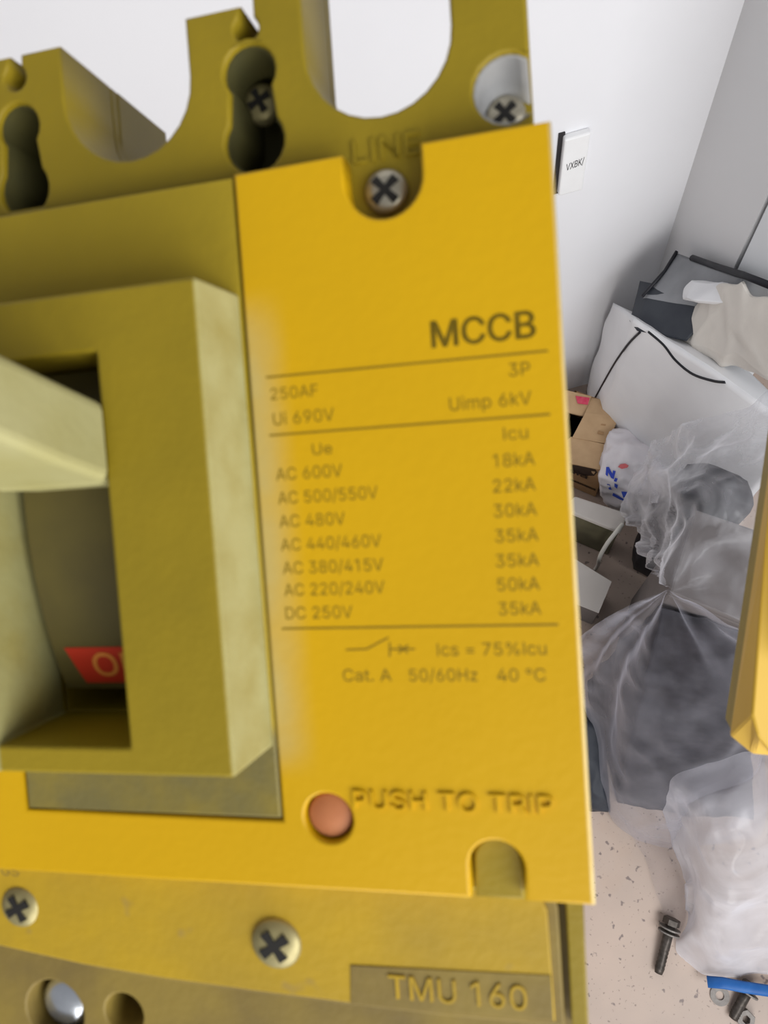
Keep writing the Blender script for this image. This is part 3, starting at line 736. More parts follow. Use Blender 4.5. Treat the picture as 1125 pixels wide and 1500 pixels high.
a, b_ = on_back(824, 196), on_back(862, 186)
c_, d_ = on_back(815, 279), on_back(850, 270)
x0, x1 = (a.x + c_.x) / 2, (b_.x + d_.x) / 2
zt, zb = (a.z + b_.z) / 2, (c_.z + d_.z) / 2
pl = empty('wall_plate', Matrix.Translation((x0, D, zb)))
tag(pl, 'small white plastic plate with dark lettering fixed to the white wall', 'wall plate')
box('cover', (0, -0.012, 0), (x1 - x0, 0, zt - zb), WHITEP, pl, bevel=0.0025)
box('frame', (-0.006, -0.003, -0.003), (0.003, 0, zt - zb + 0.004), INK, pl)  # left edge shadow, drawn as a dark strip
me = text_mesh('VXBK/')
ww = max(v.co.x for v in me.vertices)
for v in me.vertices:
    v.co = Vector((0.006 + v.co.x / ww * (x1 - x0 - 0.011), -0.0125, (zt - zb) * 0.46 + v.co.y * 0.018 + v.co.x / ww * 0.004))
link('lettering', me, INK, pl)

# ---------------------------------------------------------------- the main breaker
mb = Matrix.Identity(4)
for i in range(3):
    mb[i][0] = B.col[0][i]
    mb[i][1] = -B.col[1][i]
    mb[i][2] = -B.col[2][i]
org = Vector((0, 0, H)) + Vector(B.col[2]) * (100 * S)
mb.translation = org
BR = empty('circuit_breaker', mb)
tag(BR, 'large yellow moulded circuit breaker with printed rating table filling the foreground', 'circuit breaker')

CXM = -59.4                               # middle of the three poles
PITCH = 37.9
XR, XL = -1.0, -117.8                     # case sides
YT = 66.6
YP = 76.0                                 # the right hand posts stand taller


def ucut(cx, y0=48.3, r=10.2, n=14, tr=None, tl=None):
    """points of a U opening, walked from right to left, opening upward"""
    pts = [(cx + r, tr or YT)]
    for i in range(n + 1):
        a = -math.pi * i / n
        pts.append((cx + r * math.cos(a), y0 + r + r * math.sin(a)))
    pts.append((cx - r, tl or YT))
    return pts


def vslot(cx, w=1.5, tr=None):
    """narrow keyhole slit in the end of a post"""
    pts = [(cx + w * 0.9, tr or YT)]
    for i in range(11):
        a = math.radians(50 - 280 * i / 10)
        pts.append((cx + 1.9 * math.cos(a), 63.4 + 1.9 * math.sin(a)))
    pts.append((cx - w * 0.35, YT))
    return pts


def deck_outline(slots=True, half=True):
    o = [(XR, 30)]
    if half:
        o.append((XR, 45.2))
        for i in range(13):
            a = math.radians(-52 - 256 * i / 12)
            o.append((-4.0 + 4.6 * math.cos(a), 49.0 + 4.6 * math.sin(a)))
        o.append((XR, 52.8))
    o.append((XR, YP))
    o += ucut(-21.1, tr=YP, tl=YP)
    if slots:
        o += vslot(-39.6, tr=YP)
    else:
        o += [(-38, YP), (-38, YT)]
    o += ucut(-58.9)
    if slots:
        o += vslot(-77.2)
    o += ucut(-96.8)
    o += [(XL, YT), (XL, 30)]
    return o


def flip(lp):
    return [(x, -16 - y) for x, y in lp]


deck = prism('terminal_deck', [deck_outline(), peanut(-39.6, 57.6, 48.0, 3.9, 4.5), peanut(-77.4, 56.1, 46.9, 3.6, 4.3)],
             -18, -4.5, OLIVE, BR, bevel=0.45)
prism('deck_floor', [deck_outline(True, False)], -20, -18, OLIVE, BR)
# deep barrier wall left of the middle pole
prism('phase_barrier', [[(-86.4, 40), (-69.02, 40), (-69.02, 66.65), (-86.4, 66.65)]], -36, -20.0, OLIVE, BR)
prism('case_body', [[(XR, 44), (XL, 44), (XL, -60), (XR, -60)], [(-77.9, 17.7), (-57.2, 17.7), (-57.2, -34.2), (-77.9, -34.2)]], -70, -4.6, OLIVE, BR, bevel=0.6)
text_fit('embossed_lettering', 'LINE', -25.3, -15.9, 42.4, 3.0, -4.5, OLIVE, deck, extrude=0.4)

# yellow front cover: right column, bottom band, left column
bx0, bx1 = -83.4, -41.25
notch = [(-15.3, 42.1)]
for i in range(15):
    a = -math.pi * i / 14
    notch.append((-20.5 + 5.2 * math.cos(a), 38.4 + 5.2 * math.sin(a)))
notch.append((-25.7, 42.1))
notch_l = [(x - 75.8, y) for x, y in notch]
slot = [(-14.9, -58.4)]
for i in range(15):
    a = math.pi - math.pi * i / 14
    slot.append((-11.2 + 3.7 * math.cos(a), -53.9 + 3.7 * math.sin(a)))
slot.append((-7.5, -58.4))
outer = [(1.25, 42.1)] + notch + [(bx1, 42.0), (bx1, -48.6), (bx0, -48.6), (bx0, 42.0)] + notch_l + \
        [(-120.0, 42.1), (-120.0, -58.4)] + slot + [(1.4, -58.4)]
btn = (-34.4, -48.0)
cover = prism('front_cover', [outer, circle(btn[0], btn[1], 3.55)], -4.6, 0, YELLOW, BR, bevel=0.45)
# handle frame plate and raised handle surround
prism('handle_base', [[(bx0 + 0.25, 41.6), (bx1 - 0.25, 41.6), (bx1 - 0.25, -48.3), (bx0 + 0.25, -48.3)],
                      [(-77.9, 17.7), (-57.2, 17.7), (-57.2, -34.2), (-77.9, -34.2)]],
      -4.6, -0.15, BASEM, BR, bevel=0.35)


def ring_prism(name, fo, bo, fi, bi, z0, z1, m, parent):
    """frame with tapered sides: front/back outer and inner rectangles (x0,x1,y0,y1)"""
    bm = bmesh.new()

    def rect(r, z):
        return [bm.verts.new(Vector(p) * S) for p in ((r[0], r[2], z), (r[1], r[2], z), (r[1], r[3], z), (r[0], r[3], z))]
    A, Bk, Ci, Di = rect(fo, z1), rect(bo, z0), rect(fi, z1), rect(bi, z0)
    for i in range(4):
        j = (i + 1) % 4
        bm.faces.new((A[i], A[j], Ci[j], Ci[i]))
        bm.faces.new((A[i], Bk[i], Bk[j], A[j]))
        bm.faces.new((Ci[i], Ci[j], Di[j], Di[i]))
        bm.faces.new((Bk[i], Di[i], Di[j], Bk[j]))
    bmesh.ops.recalc_face_normals(bm, faces=bm.faces)
    bmesh.ops.bevel(bm, geom=list(bm.edges), offset=0.45 * S, segments=2, profile=0.5, affect='EDGES')
    return from_bm(name, bm, m, parent)


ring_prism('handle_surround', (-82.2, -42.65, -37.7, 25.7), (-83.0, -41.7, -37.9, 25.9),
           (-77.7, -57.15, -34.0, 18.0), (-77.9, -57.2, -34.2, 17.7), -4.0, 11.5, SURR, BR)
# well around the moving drum
box('handle_well', (-77.9 * S, -36 * S, -69 * S), (-57.1 * S, 20 * S, -62 * S), BLACK, BR)


def drum_mesh(x0, x1, R, zc, yc, a0, a1, n, m, name, parent):
    bm = bmesh.new()
    for x in (x0, x1):
        pass
    A, Bq = [], []
    for i in range(n + 1):
        a = math.radians(a0 + (a1 - a0) * i / n)
        y, z = yc + R * math.sin(a), zc + R * math.cos(a)
        A.append(bm.verts.new(Vector((x0, y, z)) * S))
        Bq.append(bm.verts.new(Vector((x1, y, z)) * S))
    ca, cb = bm.verts.new(Vector((x0, yc, zc)) * S), bm.verts.new(Vector((x1, yc, zc)) * S)
    for i in range(n):
        bm.faces.new((A[i], A[i + 1], Bq[i + 1], Bq[i]))
        bm.faces.new((A[i], A[i + 1], ca))
        bm.faces.new((Bq[i], Bq[i + 1], cb))
    bm.faces.new((A[0], Bq[0], cb, ca))
    bm.faces.new((A[-1], Bq[-1], cb, ca))
    return from_bm(name, bm, m, parent)


DR, DZ, DY = 75.0, -71.0, -1.0
drum = drum_mesh(-75.6, -58.2, DR, DZ, DY, -22.6, 14, 40, DRUM, 'handle_drum', BR)


def on_drum(x, y, off):
    a = math.asin(max(-1, min(1, (y - DY) / DR)))
    return Vector((x, DY + (DR + off) * math.sin(a), DZ + (DR + off) * math.cos(a)))


# red marker with lettering on the drum
bm = bmesh.new()
g = []
for i in range(9):
    y = -22.9 - 5.9 * i / 8
    xl = -73.6 + 1.9 * i / 8
    g.append([bm.verts.new(on_drum(xl, y, 0.12) * S), bm.verts.new(on_drum(-58.4, y, 0.12) * S)])
for p, q in zip(g, g[1:]):
    bm.faces.new((p[0], p[1], q[1], q[0]))
red = from_bm('off_marker', bm, RED, drum)
me = text_mesh('OFF', 0, 0.012)
for v in me.vertices:
    q = on_drum(-69.8 + v.co.x * 6.4, -27.5 + v.co.y * 5.2, 0.2)
    v.co = q * S
link('off_lettering', me, GOLD, drum)

# the lever
bm = bmesh.new()
secs = [(2.0, -74.2, -57.8, 0.5, 9.5), (11.3, -74.4, -57.5, 0.9, 11.0), (12.4, -74.6, -56.4, 1.4, 11.6),
        (20.0, -74.6, -57.0, 3.4, 13.5), (28.0, -74.4, -57.8, 6.0, 15.7), (33.0, -74.0, -58.4, 7.6, 17.0)]
rings = []
for z, xa, xb, ya, yb in secs:
    rr = 1.3
    ring = []
    for (cx, cy, a0) in ((xb - rr, yb - rr, 0), (xa + rr, yb - rr, 90), (xa + rr, ya + rr, 180), (xb - rr, ya + rr, 270)):
        for k in range(4):
            a = math.radians(a0 + 30 * k)
            ring.append(bm.verts.new(Vector((cx + rr * math.cos(a), cy + rr * math.sin(a), z)) * S))
    rings.append(ring)
for A, Bq in zip(rings, rings[1:]):
    n = len(A)
    for i in range(n):
        bm.faces.new((A[i], A[(i + 1) % n], Bq[(i + 1) % n], Bq[i]))
bm.faces.new(rings[0])
bm.faces.new(rings[-1])
from_bm('lever', bm, DUSTY_LIT, BR)

# trip button
lathe('trip_button', [(0, -0.9), (2.9, -0.95), (3.25, -1.25), (3.3, -4.5)], ORANGE, BR, sc=S, loc=(btn[0], btn[1], 0))


# screws


def screw(x, y, z, r, m, ang=10, parent=BR, kx=0.62, name='screw'):
    s = lathe(name, [(0, 0.75), (r * 0.55, 0.62), (r * 0.9, 0.25), (r, -0.3), (r, -1.6)], m, parent, sc=S, loc=(x, y, z))
    w = r * 0.15
    L = r * kx
    pts = [(w, w), (w * 1.3, L), (-w * 1.3, L), (-w, w), (-L, w * 1.3), (-L, -w * 1.3), (-w, -w), (-w * 1.3, -L), (w * 1.3, -L), (w, -w), (L, -w * 1.3), (L, w * 1.3)]
    ca, sa = math.cos(math.radians(ang)), math.sin(math.radians(ang))
    pts = [(x + p[0] * ca - p[1] * sa, y + p[0] * sa + p[1] * ca) for p in pts]
    prism('cross_recess', [pts], z + 0.3, z + 0.83, BLACK, s)
    return s


screw(-20.9, 37.9, -3.6, 3.0, STEEL, 42, kx=0.72)
screw(-96.6, 37.9, -3.6, 3.0, STEEL, 20)
for hx, hu, hl, ru, rl in ((-39.6, 57.6, 48.0, 3.9, 4.5), (-77.4, 56.1, 46.9, 3.6, 4.3)):
    prism('hole_shade_ring', [peanut(hx, hu, hl, ru - .02, rl - .02), peanut(hx, hu, hl, ru - .3, rl - .3)], -17.9, -5.6, HOLE_SHADE, BR)  # lining added so the hole's shade sits in its colour
    prism('hole_shade_floor', [peanut(hx, hu, hl, ru - .02, rl - .02)], -17.95, -17.5, HOLE_SHADE, BR)
sx, sy = P(382, 150, -12.5)
screw(sx, sy, -12.5, 2.9, BRASSY, 25)
screw(-76.4, 51.6, -15.5, 2.7, BRASSY, 25)
screw(-4.9, 50.2, -15.0, 2.9, STEEL, 40)
sl = [(-4.0 + 4.5 * math.cos(math.radians(-52 - 256 * i / 16)), 49.0 + 4.5 * math.sin(math.radians(-52 - 256 * i / 16))) for i in range(17)]
sl += [(-4.0 + 4.2 * math.cos(math.radians(-52 - 256 * i / 16)), 49.0 + 4.2 * math.sin(math.radians(-52 - 256 * i / 16))) for i in range(16, -1, -1)]
prism('added_hole_sleeve', [sl], -17.9, -5.2, SLEEVE, BR)  # sleeve added only to lighten the half hole
prism('slot_tongue', [[(-14.6, -59.5), (-14.6, -54)] + [(-11.2 + 3.4 * math.cos(math.pi - math.pi * i / 10), -54 + 3.4 * math.sin(math.pi - math.pi * i / 10)) for i in range(11)] + [(-7.8, -54), (-7.8, -59.5)]],
      -4.8, -2.2, OLIVE, BR, bevel=0.5)

# lower part: trip unit cover with groove frame, rating plate, load terminal deck
lower = prism('load_deck', [[(XR + 0.7, -58), (XL, -58), (XL, -104), (-106.6, -104), (-106.6, -92), (-87, -92), (-87, -104), (-68.9, -104), (-68.9, -93), (-48.9, -93),
                             (-48.9, -104), (-31.3, -104), (-31.3, -93), (-10.9, -93), (-10.9, -104), (XR, -104)],
                            circle(-75.3, -86.6, 3.5), circle(-88.5, -87.5, 5.5)], -30, -8.2, LOWER, BR, bevel=0.4)
prism('side_rail', [[(-2.6, -60), (-2.6, -80.5), (XR + 0.6, -80.5), (XR + 0.9, -60)]], -10, -5.4, OLIVE, BR, bevel=0.3)
tc_out = [(-3.6, -79.6), (-20, -79.7), (-34.7, -79.4), (-50, -78.9), (-65.4, -78.2), (-80, -77.0), (-95.3, -75.0), (-116, -74),
          (-116, -59.5), (-6.4, -59.5), (-4.8, -60.2), (-3.9, -61.2), (-3.6, -62.4)]
prism('trip_unit_rim', [tc_out], -10, -5.6, LOWER, BR, bevel=0.35)
inn = [(-4.9, -78.5), (-34.7, -78.6), (-50, -78.1), (-65.4, -77.4), (-80, -76.3), (-95.3, -74.4), (-115, -73.4),
       (-115, -59.5), (-7.0, -59.5), (-5.9, -60.6), (-5.1, -62.6)]
prism('trip_unit_cover', [inn], -7, -5.0, PANEL, BR, bevel=0.25)
plate = prism('rating_plate', [[(-34.3, -72.6), (-34.7, -78.6), (-5.1, -78.3), (-5.1, -71.7)]], -6, -4.85, LOWER, BR, bevel=0.1)
text_fit('embossed_lettering', 'TMU 160', -28.6, -8.6, -77.0, 3.5, -4.85, PANEL, plate, extrude=0.25)
text_fit('worn_lettering', 'GS', -93.5, -90.2, -62.2, 1.6, -4.98, LOWER, BR)
screw(-90.6, -67.4, -5.0, 3.6, BRASSY, 28)
screw(-45.8, -70.1, -4.6, 4.0, BRASSY, 35)
lathe('terminal_screw', [(0, 1.0), (3.2, 0.8), (4.4, 0.0), (4.6, -3)], SHINY, BR, sc=S, loc=(-88.3, -87.8, -11.0))
for cx in (-21.1, -58.9, -96.8):
    box('terminal_strap', ((cx - 7) * S, 26 * S, -30 * S), ((cx + 7) * S, 44 * S, -27 * S), SHINY, BR)

# printed rating table
TXT = [
    ('250AF', (397, 586), (466, 580), 18), ('3P', (746, 552), (777, 549), 19),
    ('Ui 690V', (401, 625), (490, 614), 19), ('Uimp 6kV', (659, 602), (779, 592), 19),
    ('Ue', (458, 667), (487, 664), 17), ('Icu', (738, 645), (774, 642), 18),
    ('AC 600V', (405, 704), (502, 698), 19), ('18kA', (723, 685), (784, 681), 19),
    ('AC 500/550V', (408, 738), (554, 731), 19), ('22kA', (723, 722), (785, 718), 19),
    ('AC 480V', (410, 773), (506, 768), 19), ('30kA', (724, 758), (787, 755), 19),
    ('AC 440/460V', (412, 806), (559, 802), 19), ('35kA', (726, 795), (789, 792), 19),
    ('AC 380/415V', (415, 841), (562, 836), 19), ('35kA', (727, 831), (790, 829), 19),
    ('AC 220/240V', (417, 873), (564, 869), 19), ('50kA', (729, 866), (791, 864), 19),
    ('DC 250V', (419, 907), (517, 905), 19), ('35kA', (731, 901), (793, 900), 19),
    ('Ics = 75%Icu', (641, 960), (801, 960), 19),
    ('Cat. A', (503, 998), (574, 998), 19), ('50/60Hz', (600, 998), (700, 998), 19), ('40 °C', (729, 998), (800, 998), 19),
]
for body, a, b, cap in TXT:
    p, q = P(*a), P(*b)
    text_fit('printed_text', body, p[0], q[0], (p[1] + q[1]) / 2, cap * 0.0885, 0.03, PRINT, cover)
p, q = P(632, 509), P(786, 494)
text_fit('printed_heading', 'MCCB', p[0], q[0], (p[1] + q[1]) / 2, 3.35, 0.03, PRINT, cover, bold=0.03)


def rule(a, b, w=0.28):
    p, q = Vector(P(*a)), Vector(P(*b))
    t = (q - p).normalized()
    n = Vector((-t.y, t.x)) * w / 2
    prism('printed_rule', [[p + n, p - n, q - n, q + n]], 0.0, 0.035, PRINT, cover)


for a, b in (((390, 553), (803, 514)), ((395, 638), (806, 607)), ((413, 921), (818, 915))):
    rule(a, b)
for a, b in (((507, 952), (537, 951)), ((537, 951), (569, 934)), ((571, 941), (571, 962)), ((571, 951), (608, 951)),
             ((584, 945), (598, 957)), ((584, 957), (598, 945))):
    rule(a, b, 0.22)
p, q = P(519, 1186), P(812, 1191)
text_fit('embossed_lettering', 'PUSH TO TRIP', p[0], q[0], (p[1] + q[1]) / 2, 2.6, 0.0, YELLOW, cover, extrude=0.38)

# ---------------------------------------------------------------- the second breaker at the right edge
front = [(1146, 520), (1120, 800), (1101, 1046), (1109, 1078), (1128, 1101), (1380, 1110), (1400, 540)]
back = [(1154, 490), (1124, 703), (1068, 1078), (1102, 1105), (1136, 1107), (1370, 1112), (1385, 520)]
o2 = WD(1250, 800, 0.20)
B2 = empty('circuit_breaker', Matrix.Translation(o2))
tag(B2, 'second yellow breaker, only its chamfered corner showing at the right edge', 'circuit breaker')


def stack(name, layers, m, parent, off, bevel):
    bm = bmesh.new()
    rs = []
    for pts, dpt in layers:
        rs.append([bm.verts.new(WD(x, y, dpt) - off) for x, y in pts])
    n = len(rs[0])
    for A, Bq in zip(rs, rs[1:]):
        for i in range(n):
            bm.faces.new((A[i], A[(i + 1) % n], Bq[(i + 1) % n], Bq[i]))
    bm.faces.new(rs[0])
    bm.faces.new(rs[-1])
    bmesh.ops.recalc_face_normals(bm, faces=bm.faces)
    bmesh.ops.bevel(bm, geom=list(bm.edges), offset=bevel, segments=2, profile=0.5, affect='EDGES')
    return from_bm(name, bm, m, parent)


stack('case', [(front, 0.158), (back, 0.172)], YELLOW2, B2, o2, 0.0006)
stack('handle_surround', [([(1195, 640), (1195, 985), (1330, 985), (1330, 640)], 0.149), ([(1190, 640), (1190, 985), (1322, 985), (1322, 640)], 0.1582)], OLIVE, B2, o2, 0.0006)
stack('lever', [([(1236, 740), (1236, 800), (1300, 800), (1300, 740)], 0.136), ([(1226, 760), (1226, 830), (1292, 830), (1292, 760)], 0.1492)], DUSTY_LIT, B2, o2, 0.0008)
bk2 = [(x + 6, y - 2) for x, y in back]
stack('case_back', [(bk2, 0.1724), ([(x - 12, y - 22) for x, y in bk2], 0.205)], OLIVE, B2, o2, 0.0006)

# ---------------------------------------------------------------- bags in the corner
# white storage bag with black piping
bag = empty('storage_bag', Matrix.Translation((0, 0, 0)))
tag(bag, 'large white fabric storage bag with black piping slumped in the wall corner', 'bag')

bag_body = lump('body', [(.422, .672, 0), (.552, .32, 0), (.553, .42, 0), (.455, .80, 0),
                         (.437, .665, .480), (.548, .36, .585), (.552, .50, .52), (.458, .785, .36)],
                FABW, bag, n=26, rnd=0.10, amp=0.007, freq=7, seed=2)
from mathutils.bvhtree import BVHTree


def bvh(o):
    me = o.data
    return BVHTree.FromPolygons([v.co.copy() for v in me.vertices], [tuple(p.vertices) for p in me.polygons])


def onto(tree, px, py, off=0.002):
    """the point of a surface met by a sight line, lifted a little"""
    c0 = Vector((0, 0, H))
    d = ray(px, py).normalized()
    h = tree.ray_cast(c0, d)
    if h[0] is None:
        return None
    return h[0] - d * off


def pipe_on(name, tree, pix, r, m, parent):
    pix = spline([Vector(p) for p in pix], 6)
    pts = [onto(tree, p.x, p.y, r * 0.6) for p in pix]
    pts = [p for p in pts if p is not None]
    if len(pts) > 2:
        return tube(name, pts, r, m, parent, n=8)


def decal(name, tree, pix, m, parent, off=0.0015):
    pts = [onto(tree, x, y, off) for x, y in pix]
    if any(p is None for p in pts):
        return None
    bm = bmesh.new()
    bm.faces.new([bm.verts.new(p) for p in pts])
    bmesh.ops.triangulate(bm, faces=bm.faces)
    return from_bm(name, bm, m, parent)


tb = bvh(bag_body)
pipe_on('piping', tb, [(938, 486), (922, 502), (905, 525), (890, 550), (868, 590)], 0.0022, PIPING, bag)
pipe_on('piping', tb, [(950, 486), (972, 505), (990, 528), (1015, 548), (1045, 558), (1062, 560)], 0.0022, PIPING, bag)

# black bag with a grey top behind it
kb = empty('black_bag', Matrix.Translation((0, 0, 0)))
tag(kb, 'black fabric bag with a grey top panel between white bag and wall corner', 'bag')
xl = .549


def clampx(p):
    p.x = min(p.x, xl)
    p.y = min(p.y, .806)
    return p


kc = [clampx(p) for p in (W(932, 490, .452), W(1003, 506, .500), W(1055, 452, .55), W(946, 430, .478))]
lump('body', [Vector((p.x, min(p.y + .03, .806), p.z - .002)) for p in kc] + [p + Vector((0, 0, .012)) for p in kc], FABK, kb, n=14, rnd=0.04, amp=0.003, freq=8, seed=5)
up_ = Vector((0, 0, .006))
q0 = [clampx(p) for p in (W(941, 438, .478), W(1050, 458, .55), W(1088, 411, .63), W(990, 374, .505))]
lump('top_panel', [p - up_ * 4 for p in q0] + [p + up_ for p in q0], FABG, kb, n=12, rnd=0.03, amp=0.002, freq=10, seed=6)
tube('rim', [clampx(W(x, y, z)) + Vector((-.004, 0, .012)) for x, y, z in ((1015, 384, .53), (1050, 397, .575), (1090, 410, .625), (1135, 428, .68))], .005, PIPING, kb)
tube('rim', [clampx(W(x, y, z)) + Vector((-.004, -.002, .010)) for x, y, z in ((992, 372, .505), (975, 400, .495), (942, 437, .48))], .003, PIPING, kb)

# cream cloth bag on the right, partly rolled
cb = empty('cloth_bag', Matrix.Translation((0, 0, 0)))
tag(cb, 'creased cream cloth bag lying on top beside the grey wall', 'bag')
tc4 = [clampx(p) for p in (W(1014, 500, .515), W(1150, 562, .635), W(1190, 460, .75), W(1070, 425, .63))]
lump('body', [(p.x + .0, min(p.y + .05, .8), p.z - .06) for p in tc4] + tc4, FABC, cb, n=34, rnd=0.22, amp=0.020, freq=13, seed=9, bulge=.004)
lump('rolled_flap', [W(998, 440, .52), W(1078, 452, .60), W(1095, 420, .60), W(1010, 408, .52),
                     W(998, 438, .56), W(1070, 446, .62), W(1088, 416, .63), W(1012, 410, .56)], FABW, cb, n=12, rnd=0.4, amp=0.006, freq=14, seed=3)

# cardboard box
cx_ = empty('cardboard_box', Matrix.Translation((0, 0, 0)))
tag(cx_, 'small brown cardboard box with lifted flaps and a pink sticker beside the wall', 'box')
ht = .144
tq = [W(812, 660, ht), W(885, 690, ht), W(911, 596, ht), W(842, 572, ht)]
low = [Vector((p.x, p.y, 0.003)) for p in tq]


def wall_piece(name, a, b, t, m):
    n = (b - a).cross(Vector((0, 0, 1))).normalized() * t
    A, Bq = Vector((a.x, a.y, .003)), Vector((b.x, b.y, .003))
    return box8(name, [A, Bq, Bq - n, A - n, a, b, b - n, a - n], m, cx_)


front_side = wall_piece('side_panel', tq[0], tq[1], .004, CARDD)
wall_piece('side_panel', tq[1], tq[2], .004, CARDD)
wall_piece('side_panel', tq[2], tq[3], .004, CARDD)
wall_piece('side_panel', tq[3], tq[0], .004, CARDD)
box8('inner_base', [p + Vector((0, 0, z)) for z in (.03, .04) for p in low], BLACK, cx_)


def slab(name, pix, z, t, m, parent, dz=None):
    dz = dz or [0] * len(pix)
    pts = [W(x, y, z + e) for (x, y), e in zip(pix, dz)]
    bm = bmesh.new()
    a = [bm.verts.new(p) for p in pts]
    b = [bm.verts.new(p + Vector((0, 0, t))) for p in pts]
    bm.faces.new(a)
    bm.faces.new(b)
    for i in range(len(a)):
        j = (i + 1) % len(a)
        bm.faces.new((a[i], a[j], b[j], b[i]))
    return from_bm(name, bm, m, parent)


slab('flap', [(836, 641), (886, 652), (885, 690), (838, 680), (812, 664)], ht, .004, CARD, cx_, [.004, .006, 0, 0, 0])
slab('flap', [(866, 584), (912, 592), (907, 612), (857, 606)], ht, .004, CARD, cx_, [.004, .004, .012, .012])
slab('flap', [(857, 606), (907, 612), (888, 651), (838, 642)], ht, .004, CARD, cx_, [.012, .012, .006, .006])
lf = slab('flap', [(826, 572), (866, 582), (856, 611), (820, 602)], ht, .004, CARD, cx_, [.01, .01, .004, .004])
slab('sticker', [(843, 580), (864, 583), (861, 593), (846, 591)], ht + .014, .0008, PINK, lf)
fb = bvh(front_side)
decal('printed_label', fb, [(838, 681), (856, 683), (872, 687), (875, 692), (870, 697), (856, 697), (838, 692)], BROWNP, front_side)
decal('printed_arrow', fb, [(866, 690), (872, 691), (870, 695), (867, 693)], CARD, front_side, .003)
# lettering on the front of the box
ed = (tq[1] - tq[0])
el = ed.length
ed.normalize()
nrm_ = ed.cross(Vector((0, 0, 1))).normalized()
me = text_mesh('plala', 0, 0.02)
ww = max(v.co.x for v in me.vertices)
for v in me.vertices:
    v.co = tq[0] + ed * (el - .100 + v.co.x / ww * .072) + Vector((0, 0, -.066 + v.co.y * .026)) + nrm_ * .002
link('printed_lettering', me, BROWNP, front_side)
tcd = [(889, 617, .0), (893, 620, .0)]
for pix in ([(877, 631), (885, 633), (884, 637), (875, 635)], [(881, 619), (888, 620), (887, 624), (880, 623)]):
    slab('care_mark', pix, ht + .0135, .0006, CARDD, cx_)

# white shopping bag with red and blue print
sb = empty('shopping_bag', Matrix.Translation((0, 0, 0)))
tag(sb, 'small white plastic shopping bag with blue and red print beside the cardboard box', 'shopping bag')
sbm = lump('body', [W(885, 757, .0), W(960, 785, .0), W(1005, 690, .0), W(905, 662, .0),
                    W(872, 700, .17), W(962, 722, .18), W(992, 640, .19), W(890, 616, .19)], BAGW, sb, n=24, rnd=0.6, amp=0.010, freq=22, seed=4)
ts = bvh(sbm)
decal('red_print', ts, [(905, 684), (909, 680), (916, 679), (921, 682), (919, 685), (911, 687)], REDI, sb, .003)
for pix in ([(888, 684), (892, 684), (897, 694), (898, 689), (902, 690), (899, 702), (895, 700), (891, 692), (890, 698), (887, 695)],
            [(901, 700), (905, 701), (903, 706), (899, 705)],
            [(889, 709), (893, 710), (896, 718), (892, 717)], [(900, 708), (905, 711), (904, 716), (900, 713)],
            [(910, 720), (923, 721), (921, 732), (917, 728), (913, 729)], [(898, 722), (919, 734), (918, 737), (897, 726)]):
    decal('blue_print', ts, pix, BLUEI, sb, .003)

# flat two-tone case and cable
fc = empty('plastic_case', Matrix.Translation((0, 0, 0)))
tag(fc, 'flat khaki plastic case with beige lid in front of the cardboard box', 'case')
t4 = [W(825, 746, .16), W(909, 780, .16), W(921, 752, .16), W(842, 726, .16)]
box8('lid', [p - Vector((0, 0, .014)) for p in t4] + t4, BEIGE, fc, .004)
in4 = [t4[0].lerp(t4[2], .03), t4[1].lerp(t4[3], .03), t4[2].lerp(t4[0], .03), t4[3].lerp(t4[1], .03)]
box8('body', [(p.x, p.y, .003) for p in in4] + [p - Vector((0, 0, .0145)) for p in in4], KHAKI, fc, .003)
cable = tube('white_cable', spline([W(912, 768, .172), W(902, 780, .175), W(889, 797, .15), W(879, 815, .10), W(876, 828, .04), W(872, 834, .008)], 8), .0042, CABLE)
tag(cable, 'thick white cable curving down over the khaki plastic case', 'cable')
lb = empty('beige_carton', Matrix.Translation((0, 0, 0)))
tag(lb, 'plain beige carton half hidden beside the wrapped charcoal sack', 'carton')
t5 = [W(812, 872, .11), W(877, 898, .11), W(896, 852, .11), W(836, 815, .11)]
box8('body', [(p.x, p.y, .003) for p in t5] + [p - Vector((0, 0, .002)) for p in t5], TAUPE, lb, .002)
box8('lid', [p - Vector((0, 0, .0018)) for p in t5] + t5, BEIGE, lb)

# charcoal sack, board box and film over them
knot = W(975, 867, .55)
bx_ = empty('board_box', Matrix.Translation((0, 0, 0)))
tag(bx_, 'taupe grey box standing under clear film behind the charcoal sack', 'box')
t6 = [W(980, 868, .53), W(1105, 920, .53), W(1150, 790, .53), W(1018, 745, .53)]
box8('body', [(p.x, p.y, .003) for p in t6] + [p - Vector((0, 0, .012)) for p in t6], TAUPE, bx_, .004)
box8('lid', [p - Vector((0, 0, .011)) for p in t6] + t6, TAUPE, bx_, .004)
sk = lump('charcoal_sack', [W(902, 1180, 0), W(1108, 1208, 0), (.50, .04, 0), (.24, .17, 0),
                            W(966, 892, .48), W(1098, 938, .49), W(1099, 930, .49), W(965, 884, .48)],
          CHAR, n=30, rnd=0.10, amp=0.012, freq=13, seed=7)
tag(sk, 'dark charcoal fabric sack slumped on the floor under clear film', 'sack')
sk2 = lump('grey_bundle', [(.40, .36, .0), (.49, .29, .0), (.51, .33, .0), (.43, .43, .0),
                           (.40, .36, .46), (.49, .29, .49), (.51, .35, .49), (.44, .42, .46)], CHAR, n=16, rnd=0.4, amp=0.012, freq=12, seed=8)
tag(sk2, 'dark grey fabric bundle showing dimly through the upper clear film', 'bundle')
kbag = lump('black_bin_bag', [W(845, 1185, 0), W(898, 1200, 0), W(880, 1040, 0), W(840, 1030, 0),
                              W(850, 1150, .05), W(886, 1165, .05), W(875, 1060, .09), W(845, 1050, .09)], FABK, n=12, rnd=0.25, amp=0.006, freq=18, seed=1)
